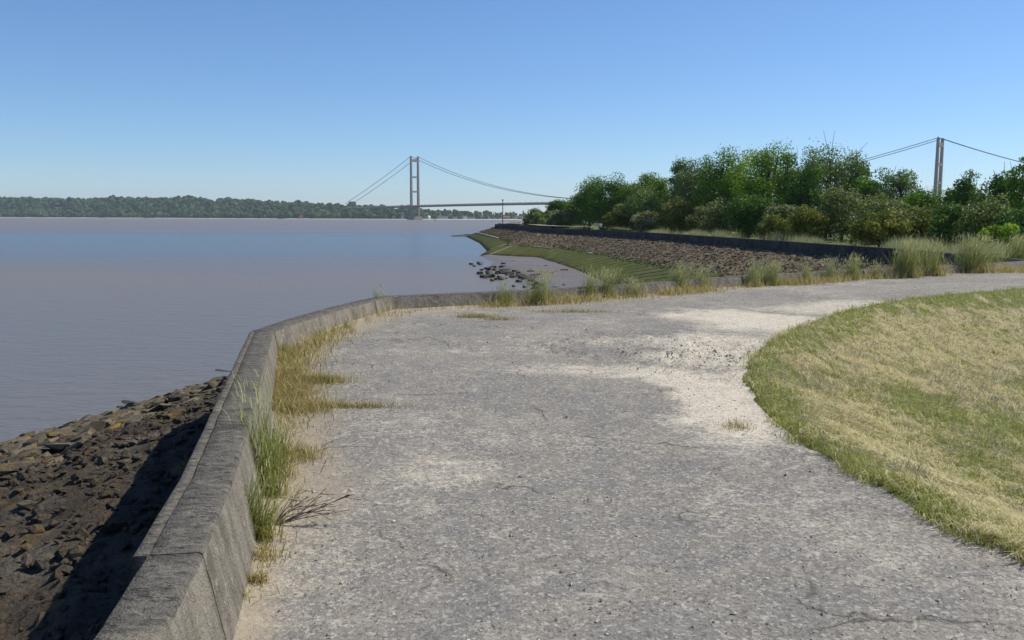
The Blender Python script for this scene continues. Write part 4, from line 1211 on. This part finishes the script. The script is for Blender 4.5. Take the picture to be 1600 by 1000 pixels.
# ------------------------------------------------------------------ trees and bushes behind the far wall
def crown(r_, H, rx, ry, bottom, mats_idx, nleaf, ls, blossom, spiky):
    """leaf quads gathered in clumps through the crown; heights from the ground"""
    cz = bottom + (H - bottom) * 0.5; rz = (H - bottom) * 0.5
    nc = int(34 + 12 * rx)
    u = r_.normal(0, 1, (nc, 3)); u /= np.linalg.norm(u, axis=1)[:, None]
    rad = r_.random(nc) ** 0.30
    rad = np.minimum(rad, 1)
    base_r = 0.335 * min(rx, rz)
    cr_ = base_r * r_.uniform(0.55, 1.25, nc)
    lob = 0.80 + 0.42 * r_.random(nc)
    C = u * rad[:, None] * lob[:, None] * np.array([rx, ry, rz]) * 0.80
    lowk = C[:, 2] < 0
    C[lowk, :2] *= (1 + 0.75 * np.clip(-C[lowk, 2] / rz, 0, 1))[:, None]
    C[:, 2] = np.clip(C[:, 2], -rz * 0.92, rz - cr_ * 0.55)
    C[:, 2] += cz
    per = np.maximum(8, (nleaf * cr_ ** 2 / (cr_ ** 2).sum())).astype(int)
    ci = np.repeat(np.arange(nc), per)
    n = len(ci)
    d = r_.normal(0, 1, (n, 3)); d /= np.linalg.norm(d, axis=1)[:, None]
    rr = cr_[ci] * (r_.random(n) ** 0.30) * (1 + 0.22 * r_.random(n) ** 3)
    p = C[ci] + d * rr[:, None] * np.array([1.15, 1.15, 0.9])
    # twigs that break the outline
    if spiky:
        k = r_.random(n) < spiky * 0.4
        p[k] += d[k] * (r_.random(k.sum()) ** 2 * 0.7)[:, None] * np.array([0.6, 0.6, 1.0]) * base_r
    nrm = d * 0.7 + r_.normal(0, 0.6, (n, 3)) + np.array([0, 0, 0.35])
    nrm /= np.linalg.norm(nrm, axis=1)[:, None]
    a = np.cross(nrm, r_.normal(0, 1, (n, 3))); a /= np.linalg.norm(a, axis=1)[:, None] + 1e-9
    b = np.cross(nrm, a)
    s_ = ls * r_.uniform(0.6, 1.35, n)
    V = np.stack([p - a * s_[:, None], p + b * (s_ * 0.55)[:, None], p + a * s_[:, None], p - b * (s_ * 0.55)[:, None]], 1).reshape(-1, 3)
    Fq = np.arange(n * 4).reshape(-1, 4)
    cl = r_.normal(0, 0.17, nc)
    c = np.clip(0.45 + cl[ci] + r_.normal(0, 0.17, n), 0, 1)
    fm_ = np.zeros(n, int)
    if blossom > 0:
        bc = r_.random(nc) < 0.7
        out_ = (rr / cr_[ci] > 0.75) & bc[ci] & (d[:, 2] > -0.35)
        fm_[out_ & (r_.random(n) < blossom)] = 1
    return V, Fq, np.repeat(c, 4), fm_, C
def make_tree(name, px, py_top, hw, depth, kind, label, blossom=0.0, bottom=0.02, cat='tree', nleaf=None, spiky=0.15, seed=0, base_z=-0.66, group=None):
    r_ = np.random.default_rng(1000 + seed)
    top = Pd(px, py_top, depth)
    H = (top[2] - base_z) * 1.08
    rx = hw / F * depth * 1.03
    t_ = thing(name, (top[0], depth, base_z), label, cat, group)
    nleaf = nleaf or int(np.clip(11500 * (rx / 3.0) ** 1.1, 6000, 17000))
    V, Fq, c, fm_, C = crown(r_, H, rx, rx * 0.85, H * bottom, None, nleaf, 0.0125 * math.sqrt(max(depth, 60)), blossom, spiky)
    obj('crown', mesh('crown', V, Fq, [LEAF[kind], M_BLOSSOM], {'c': c}, fmat=fm_), t_)
    segs = []
    lean = r_.normal(0, 0.03 * H, 2)
    zt_ = np.linspace(0, H * 0.72, 6)
    tp = np.stack([lean[0] * (zt_ / H) + r_.normal(0, 0.02 * H, 6) * (zt_ > 0), lean[1] * (zt_ / H) + r_.normal(0, 0.02 * H, 6) * (zt_ > 0), zt_], 1)
    segs.append(tube(tp, np.linspace(0.034 * H, 0.010 * H, 6), 8))
    idx = r_.permutation(len(C))[:12]
    for k_ in idx:
        s_ = r_.uniform(0.15, 0.75)
        st = np.array([np.interp(s_ * H * 0.72, zt_, tp[:, q_]) for q_ in range(3)])
        if C[k_][2] < st[2] - 0.5: st[2] = max(0.1 * H, C[k_][2] * 0.6)
        md = st * 0.5 + C[k_] * 0.5 + r_.normal(0, 0.04 * H, 3)
        segs.append(tube(np.array([st, md, C[k_]]), [0.014 * H, 0.009 * H, 0.004 * H], 5))
    if spiky > 0.25:
        for q_ in range(4):
            k_ = r_.choice(np.argsort(-C[:, 2])[:14])
            e_ = C[k_] + np.array([r_.normal(0, 0.35), r_.normal(0, 0.3), 1.0]) * r_.uniform(0.12, 0.22) * H
            segs.append(tube(np.array([C[k_], (C[k_] + e_) / 2 + r_.normal(0, 0.1, 3), e_]), [0.035, 0.025, 0.012], 4))
    V, Fq = join(segs)
    obj('trunk', mesh('trunk', V, Fq, M_BARK, smooth=True), t_)
    return t_
G = 'trees behind the far sea wall'
TREES = [
 # px, top, half width, distance, kind, blossom, spiky, category, label
 (846, 329, 27, 205, 'haw', .35, .15, 'bush', 'leftmost hawthorn bush with creamy blossom at the far point'),
 (872, 315, 20, 222, 'dark', 0, .15, 'tree', 'small dark tree rising behind the leftmost hawthorns'),
 (883, 327, 27, 182, 'haw', .45, .15, 'bush', 'pale blossoming hawthorn in front of the small dark tree, left of the walkers'),
 (921, 283, 33, 182, 'green', 0, .15, 'tree', 'rounded green tree, leftmost of the tall trees, above the two walkers'),
 (962, 277, 36, 174, 'dark', 0, .15, 'tree', 'dark green tree second from the left in the tall row'),
 (1010, 271, 36, 168, 'green', 0, .15, 'tree', 'bright topped green tree third from the left in the tall row'),
 (1040, 276, 26, 166, 'green', 0, .15, 'tree', 'narrow green tree in the dip of the skyline left of the grey-green one'),
 (1008, 298, 34, 150, 'grey', 0, .15, 'tree', 'lower grey-green tree in front of the third tall tree'),
 (1068, 249, 24, 150, 'grey', 0, .35, 'tree', 'tall thin grey-green tree at the step up of the skyline'),
 (1092, 258, 36, 140, 'grey', 0, .2, 'tree', 'broad grey-green tree right of the step up of the skyline'),
 (1128, 234, 40, 132, 'green', 0, .2, 'tree', 'tall mid green tree with a lumpy crown left of the highest pair'),
 (1160, 248, 34, 128, 'lime', 0, .15, 'tree', 'yellow-green tree squeezed between two taller crowns'),
 (1200, 227, 44, 118, 'lime', 0, .2, 'tree', 'big yellow-green tree left of the highest tree'),
 (1236, 236, 26, 114, 'green', 0, .3, 'tree', 'slim green tree touching the left side of the highest tree'),
 (1294, 213, 48, 104, 'grey', 0, .45, 'tree', 'highest tree of the row, grey-green with bare twigs at the top'),
 (1262, 262, 34, 100, 'dark', 0, .2, 'tree', 'dark tree under the left side of the highest tree'),
 (1340, 247, 24, 100, 'grey', 0, .3, 'tree', 'grey-green tree stepping down right of the highest tree'),
 (1366, 266, 32, 96, 'green', 0, .2, 'tree', 'green tree below the left bridge cable of the near tower'),
 (1408, 266, 34, 92, 'grey', 0, .3, 'tree', 'wispy grey-green tree left of the near bridge tower'),
 (1440, 296, 34, 88, 'green', 0, .25, 'tree', 'low green tree hiding the foot of the near bridge tower'),
 (1482, 300, 22, 80, 'green', 0, .3, 'tree', 'low ragged green tree just right of the near bridge tower'),
 (1512, 276, 26, 78, 'dark', 0, .5, 'tree', 'sparse dark tree with a thin spire right of the near bridge tower'),
 (1560, 268, 34, 74, 'dark', 0, .35, 'tree', 'dark tree second from the right edge'),
 (1597, 246, 26, 70, 'green', 0, .4, 'tree', 'tall ragged tree at the right edge of the row'),
 # lower front layer
 (985, 319, 36, 152, 'olive', .2, .15, 'bush', 'olive hawthorn bush just right of the two walkers'),
 (1012, 331, 22, 141, 'haw', .75, .15, 'bush', 'whitish blossoming hawthorn low in front of the olive bush'),
 (958, 335, 18, 150, 'olive', 0, .15, 'bush', 'small olive bush low beside the walker in white'),
 (1068, 312, 40, 133, 'olive', .12, .15, 'bush', 'brownish olive bush below the step up of the skyline'),
 (1098, 327, 26, 121, 'olive', .3, .2, 'bush', 'olive hawthorn with pale sprays left of the dark gap'),
 (1128, 314, 30, 116, 'haw', .55, .2, 'bush', 'grey blossoming hawthorn below the tall mid green tree'),
 (1172, 305, 40, 110, 'dark', 0, .15, 'tree', 'very dark bushy tree below the big yellow-green tree'),
 (1226, 316, 32, 97, 'haw', .6, .2, 'bush', 'hawthorn with white sprays left of the yellow bush'),
 (1264, 326, 30, 88, 'olive', 0, .15, 'bush', 'yellowish olive bush low below the highest tree'),
 (1210, 336, 28, 92, 'olive', 0, .2, 'bush', 'small dull olive bush low in front of the white sprayed hawthorn'),
 (1318, 294, 44, 89, 'haw', .45, .25, 'bush', 'large hawthorn white with blossom below the highest tree'),
 (1378, 312, 40, 82, 'haw', .3, .25, 'bush', 'hawthorn with creamy arching sprays right of the large white one'),
 (1376, 334, 46, 70, 'olive', 0, .25, 'bush', 'rounded brown-olive bush low in front of the creamy hawthorn'),
 (1440, 322, 44, 73, 'olive', .08, .25, 'bush', 'brown-olive bush below the near bridge tower'),
 (1492, 322, 40, 67, 'dark', .05, .25, 'bush', 'dark bush right of the near bridge tower foot'),
 (1545, 308, 44, 65, 'haw', .18, .25, 'bush', 'grey-green hawthorn with a few pale sprays near the right edge'),
 (1592, 318, 34, 60, 'dark', .05, .25, 'bush', 'dark bush at the right edge below the ragged tree'),
 (1556, 353, 32, 53, 'lime', 0, .2, 'bush', 'small bright green bush close behind the wall near the right edge'),
]
for i, (px, py, hw, dp, kind, blo, spk, cat, lab) in enumerate(TREES):
    nm = 'broadleaf_tree' if cat == 'tree' else ('hawthorn_bush' if 'hawthorn' in lab else 'bush')
    make_tree(nm, px, py, hw, dp, kind, lab, blossom=blo, bottom=-0.06 if cat == 'bush' else -0.02, cat=cat, spiky=spk, seed=i, group=G)

# rough grass fringe behind the far wall
B = Blades()
fl = offset_line(far, -0.3)
for n, lo, hi, off0, off1, hmin, hmax, mat in ((26000, 0.0, 0.30, 0.05, 1.2, 0.4, 0.85, 0), (9000, 0.0, 0.30, 0.05, 2.0, 0.3, 0.7, 1), (14000, 0.25, 0.98, 0.05, 2.5, 0.4, 0.85, 0), (9000, 0.0, 0.5, 3.6, 6.5, 0.4, 0.9, 0)):
    p, nr, s_ = along(fl, n, lo, hi)
    q = p + nr * rng.uniform(off0, off1, n)[:, None]
    dn = fbm(q[:, 0] * 0.35, q[:, 1] * 0.35, seed=95)
    dn = fbm(q[:, 0] * 0.5, q[:, 1] * 0.22, o=4, seed=95)
    k = rng.random(n) < np.clip((dn - 0.42) * 7, 0.04, 1)
    q = q[k]; dn = dn[k]; n = len(q)
    h_ = rng.uniform(hmin, hmax, n) * (0.2 + 1.5 * ss(0.40, 0.70, dn))
    B.add(blades(np.column_stack([q, np.full(n, -0.66)]), h_, 0.010 * np.sqrt(np.maximum(q[:, 1], 30) / 50), rng.normal(0.6, 1.2, n), rng.uniform(0.1, 0.75, n), np.clip(rng.normal(0.5, 0.25, n), 0, 1), 2), mat)
obj('tall_grass', B.build('tall_grass', [M_PALE, M_BLADE]), kind='stuff', label='fringe of tall pale grass behind the far sea wall', cat='grass')

# ------------------------------------------------------------------ tall grass clumps beside the near wall
def clump(px, py, hpx, wpx_, nb, label, kind='tall', lean=0.4, leanaz=0.3, name='grass_clump', plume=0.25):
    c0 = on_path(px, py)
    d = math.hypot(c0[0], c0[1])
    h_ = hpx * d / F * 1.05; rx = wpx_ * d / F * 0.5
    base = c0.copy()
    o = thing(name, tuple(base), label, 'grass', 'tall grass clumps along the near wall')
    def pts(n, k=0.8): 
        q = rng.normal(0, 0.42, (n, 2)) * np.array([rx, rx * 0.55]) * k
        return np.column_stack([q, np.zeros(n)])
    wd = max(0.0026, 0.00020 * d)
    B = Blades()
    n = nb
    B.add(blades(pts(n), h_ * (0.3 + 0.7 * rng.random(n) ** 1.5), wd, rng.normal(leanaz, 1.2, n), rng.uniform(0.1, 0.75, n) * lean * 2, np.clip(rng.normal(0.5, 0.25, n), 0, 1), 4), 0)
    obj('green_blades', B.build('green_blades', [M_CLUMP]), o, kind='stuff')
    B = Blades()
    n = int(nb * 0.8)
    B.add(blades(pts(n, 1.15), h_ * rng.uniform(0.15, 0.5, n), wd, rng.uniform(0, 6.28, n), rng.uniform(0.2, 0.9, n), np.clip(rng.normal(0.45, 0.25, n), 0, 1), 3), 0)
    obj('dry_blades', B.build('dry_blades', [M_GOLD if kind != 'olive' else M_MOSS]), o, kind='stuff')
    n = int(nb * plume)
    if n:
        B = Blades()
        q = pts(n)
        az = rng.normal(leanaz, 0.7, n); hh = h_ * (0.5 + 0.6 * rng.random(n)); ln = rng.uniform(0.1, 0.5, n) * lean * 1.6
        B.add(blades(q, hh, wd * 0.45, az, ln, np.clip(rng.normal(0.4, 0.2, n), 0, 1), 4), 0)
        tip = q + np.column_stack([np.cos(az) * hh * ln * 0.82, np.sin(az) * hh * ln * 0.82, hh * np.sqrt(1 - np.minimum(ln, .9) ** 2) * 0.86])
        for _ in range(3):
            jt = rng.normal(0, 1, (n, 3)) * np.array([0.02, 0.02, 0.03]) * h_ / 0.4
            B.add(blades(tip + jt, hh * rng.uniform(0.10, 0.2, n), wd * 1.1, az + rng.normal(0, 0.6, n), np.minimum(0.9, ln + rng.uniform(0.1, 0.45, n)), rng.random(n), 2), 1)
        obj('seed_heads', B.build('seed_heads', [M_PALE, M_PLUME]), o, kind='stuff')
    return o
clump(408, 775, 160, 85, 270, 'tallest green grass clump against the near wall, halfway along it', leanaz=1.8, lean=0.3, plume=0.10)
clump(428, 745, 100, 70, 190, 'bushy green grass clump right of the tallest one by the near wall', leanaz=0.4, lean=0.35, plume=0.02)
clump(395, 690, 95, 40, 110, 'thin upright grass clump behind the tallest one by the near wall', leanaz=2.2, lean=0.25, plume=0.2)
clump(392, 845, 130, 95, 230, 'nearest mixed dry and green grass clump at the wall foot', kind='olive', leanaz=0.8, lean=0.55, plume=0.12)
clump(438, 556, 28, 26, 90, 'small green grass tuft in the first corner of the near wall', plume=0.0)
clump(592, 488, 38, 34, 130, 'single tall green clump at the second corner of the near wall', lean=0.25, leanaz=2.0, plume=0.25)
clump(540, 513, 18, 20, 60, 'little green tuft under the short slanting wall length', plume=0.0)
clump(497, 527, 16, 18, 50, 'smallest green tuft below the short slanting wall length', plume=0.0)
row = [(787, 478, 36, 44, 130, 'wispy pale clump, leftmost on the long wall length'),
       (842, 476, 48, 50, 200, 'yellow-green clump second from the left on the long wall length'),
       (918, 468, 42, 34, 150, 'plumed clump third from the left on the long wall length'),
       (946, 466, 42, 36, 170, 'leaning plumed clump close right of the third on the long wall length'),
       (990, 464, 30, 50, 120, 'low clump before the tall green stand on the long wall length'),
       (1058, 456, 40, 44, 210, 'dense bright green stand in the middle of the long wall length'),
       (1092, 453, 34, 44, 160, 'green clump close right of the bright middle stand'),
       (1174, 448, 34, 34, 130, 'feathery clump left of the dark green one on the long wall length'),
       (1200, 446, 36, 42, 190, 'dark green clump with seed heads right of the feathery one'),
       (1257, 443, 28, 26, 80, 'thin clump standing alone on the long wall length'),
       (1296, 440, 30, 30, 90, 'thin grass clump left of the upright dark one'),
       (1329, 438, 36, 30, 140, 'upright dark green clump left of the big round one'),
       (1368, 436, 28, 22, 60, 'sparse clump touching the left of the big round one'),
       (1412, 434, 44, 46, 420, 'big round bushy clump near the right end of the wall'),
       (1456, 431, 44, 46, 220, 'loose pale clump right of the big round one'),
       (1516, 426, 42, 62, 380, 'wide bushy yellow-green clump near the right edge'),
       (1550, 423, 34, 30, 120, 'narrow green clump right of the wide bushy one'),
       (1590, 418, 38, 56, 260, 'pale plumed clump at the right edge above the path')]
for px, py, h_, w_, nb, lab in row:
    clump(px, py, h_ * rng.uniform(0.95, 1.15), w_ * 1.05, int(nb * 1.3), lab, lean=rng.uniform(0.3, 0.65), leanaz=rng.uniform(-0.6, 1.6), plume=rng.uniform(0.35, 0.75))

# dry stalks spreading from the nearest clump
c0 = on_path(425, 822)
st = thing('dry_weed', tuple(c0), 'dark branching dry weed stalks spreading over the path from the nearest clump', 'weed')
for k_ in range(13):
    a_ = rng.uniform(-0.25, 1.3); L = rng.uniform(0.22, 0.45)
    d_ = np.array([math.cos(a_), math.sin(a_) * 0.5, 0])
    pts = np.array([d_ * 0.02 * rng.random(), d_ * L * 0.45 + np.array([0, 0, 0.035 + 0.05 * rng.random()]), d_ * L + np.array([0, 0, 0.05 + 0.15 * rng.random()])])
    sg = [tube(poly_at(pts, np.linspace(0, plen(pts), 6)), np.linspace(0.0028, 0.0012, 6), 4)]
    for b_ in range(5):
        u = rng.uniform(0.4, 0.95); s0 = poly_at(pts, u * plen(pts))
        e0 = s0 + d_ * rng.uniform(0.03, 0.09) + rng.normal(0, 0.025, 3)
        sg.append(tube(np.array([s0, (s0 + e0) / 2, e0]), [0.0014, 0.0012, 0.0022], 4))
    V, Fq = join(sg)
    obj('stalk', mesh('stalk', V, Fq, M_TWIG), st)

# ------------------------------------------------------------------ two walkers behind the far wall
def skinned(name, joints, edges, mat, parent, sub=1):
    me = bpy.data.meshes.new(name)
    me.from_pydata([j[:3] for j in joints], edges, [])
    me.materials.append(mat)
    o = obj(name, me, parent)
    m = o.modifiers.new('skin', 'SKIN'); m.use_smooth_shade = True
    for i, j in enumerate(joints):
        r_ = j[3]
        me.skin_vertices[0].data[i].radius = (r_, j[4] if len(j) > 4 else r_)
    me.skin_vertices[0].data[0].use_root = True
    s = o.modifiers.new('sub', 'SUBSURF'); s.levels = sub; s.render_levels = sub
    return o
def person(loc, yaw, H, top_m, leg_m, hair_m, label, stride=0.22, long_hair=False):
    k = H / 1.75
    t_ = thing('person', loc, label, 'person', None)
    t_.rotation_euler = (0, 0, yaw)          # faces local -y
    s = stride
    J = [(0, 0, .95, .13, .10), (0, 0, 1.15, .12, .09), (0, 0, 1.36, .15, .10), (0, -.01, 1.49, .05), (0, -.02, 1.56, .055), (0, -.03, 1.64, .085, .10), (0, -.025, 1.72, .06),
         (.18, 0, 1.42, .055), (.22, .04 + s * .3, 1.16, .042), (.22, -.04 + s * .2, .93, .03), (.22, -.07 + s * .2, .86, .035, .015),
         (-.18, 0, 1.42, .055), (-.22, .04 - s * .3, 1.16, .042), (-.22, -.1 - s * .3, .95, .03), (-.22, -.14 - s * .3, .89, .035, .015),
         (.09, 0, .90, .085), (.10, -s * .7, .50, .058), (.10, -s * .8, .08, .04), (.10, -s * .8 - .15, .035, .035),
         (-.09, 0, .90, .085), (-.10, s * .35, .50, .058), (-.10, s * 1.3, .10, .04), (-.10, s * 1.3 - .13, .035, .035)]
    E = [(0, 1), (1, 2), (2, 3), (3, 4), (4, 5), (5, 6), (2, 7), (7, 8), (8, 9), (9, 10), (2, 11), (11, 12), (12, 13), (13, 14), (0, 15), (15, 16), (16, 17), (17, 18), (0, 19), (19, 20), (20, 21), (21, 22)]
    for hnd in (10, 14):
        hx, hy, hz = J[hnd][:3]
        for f_, (dx, dy, L) in enumerate(((0, -.035, .05), (0, -.015, .08), (0, .0, .085), (0, .015, .08), (0, .03, .065))):
            a = len(J); J.append((hx + dx, hy + dy, hz - .03 - L * .4, .009)); J.append((hx * 0.97, hy + dy * 1.1 - .01, hz - .03 - L, .008))
            E += [(hnd, a), (a, a + 1)]
    sc_ = lambda a: [tuple(v * k for v in j) for j in a]
    skinned('body', sc_(J), E, M_SKIN, t_)
    T = [(0, 0, 1.0, .155, .125), (0, 0, 1.15, .145, .115), (0, 0, 1.36, .18, .125), (0, -.01, 1.46, .075),
         (.185, 0, 1.42, .075), (.215, .03 + s * .22, 1.22, .062), (-.185, 0, 1.42, .075), (-.215, .03 - s * .22, 1.22, .062)]
    skinned('top', sc_(T), [(0, 1), (1, 2), (2, 3), (2, 4), (4, 5), (2, 6), (6, 7)], top_m, t_)
    Lg = [(0, 0, .97, .145, .115), (.09, 0, .88, .105), (.10, -s * .7, .50, .078), (.10, -s * .8, .12, .062), (-.09, 0, .88, .105), (-.10, s * .35, .50, .078), (-.10, s * 1.28, .14, .062)]
    skinned('trousers', sc_(Lg), [(0, 1), (1, 2), (2, 3), (0, 4), (4, 5), (5, 6)], leg_m, t_)
    Hh = [(0, .0, 1.74, .085, .095), (0, .035, 1.66, .085, .075)] + ([(0, .07, 1.50, .07, .05), (0, .08, 1.38, .05, .03)] if long_hair else [(0, .05, 1.60, .06, .05)])
    skinned('hair', sc_(Hh), [(i, i + 1) for i in range(len(Hh) - 1)], hair_m, t_)
    return t_
def behind_wall(px, off):
    q = [np.interp(px, [846, 940, 1040], [far[7][k_], far[6][k_], far[5][k_]]) for k_ in range(2)]
    y = q[1] + off
    return ((px - 800) / F * y * 1.0, y)
x, y = behind_wall(912, 2.6)
person((x, y, -0.655), R(20), 1.70, M_CLOTHD, M_CLOTHR, M_HAIRF, 'walker in dark clothes with fair hair, left of the pair behind the far wall', long_hair=True)
x, y = behind_wall(937, 2.0)
person((x, y, -0.655), R(170), 1.66, M_CLOTHW, M_CLOTHD, M_HAIRD, 'walker in a white top, right of the pair behind the far wall')

# ------------------------------------------------------------------ haze over the river
V = boxV(-9200, 9200, -1700, 9200, WZ - 6, 200)
t = bpy.data.materials.new('haze'); t.use_nodes = True
nt = t.node_tree
nt.nodes.remove(nt.nodes['Principled BSDF'])
pv = nt.nodes.new('ShaderNodeVolumePrincipled')
pv.inputs['Color'].default_value = (0.78, 0.88, 1.0, 1)
pv.inputs['Density'].default_value = 6.5e-5
pv.inputs['Anisotropy'].default_value = 0.3
nt.links.new(pv.outputs[0], nt.nodes['Material Output'].inputs['Volume'])
obj('haze', mesh('haze', V, BOXF, t), kind='stuff', label='thin blue summer haze over the estuary', cat='haze')
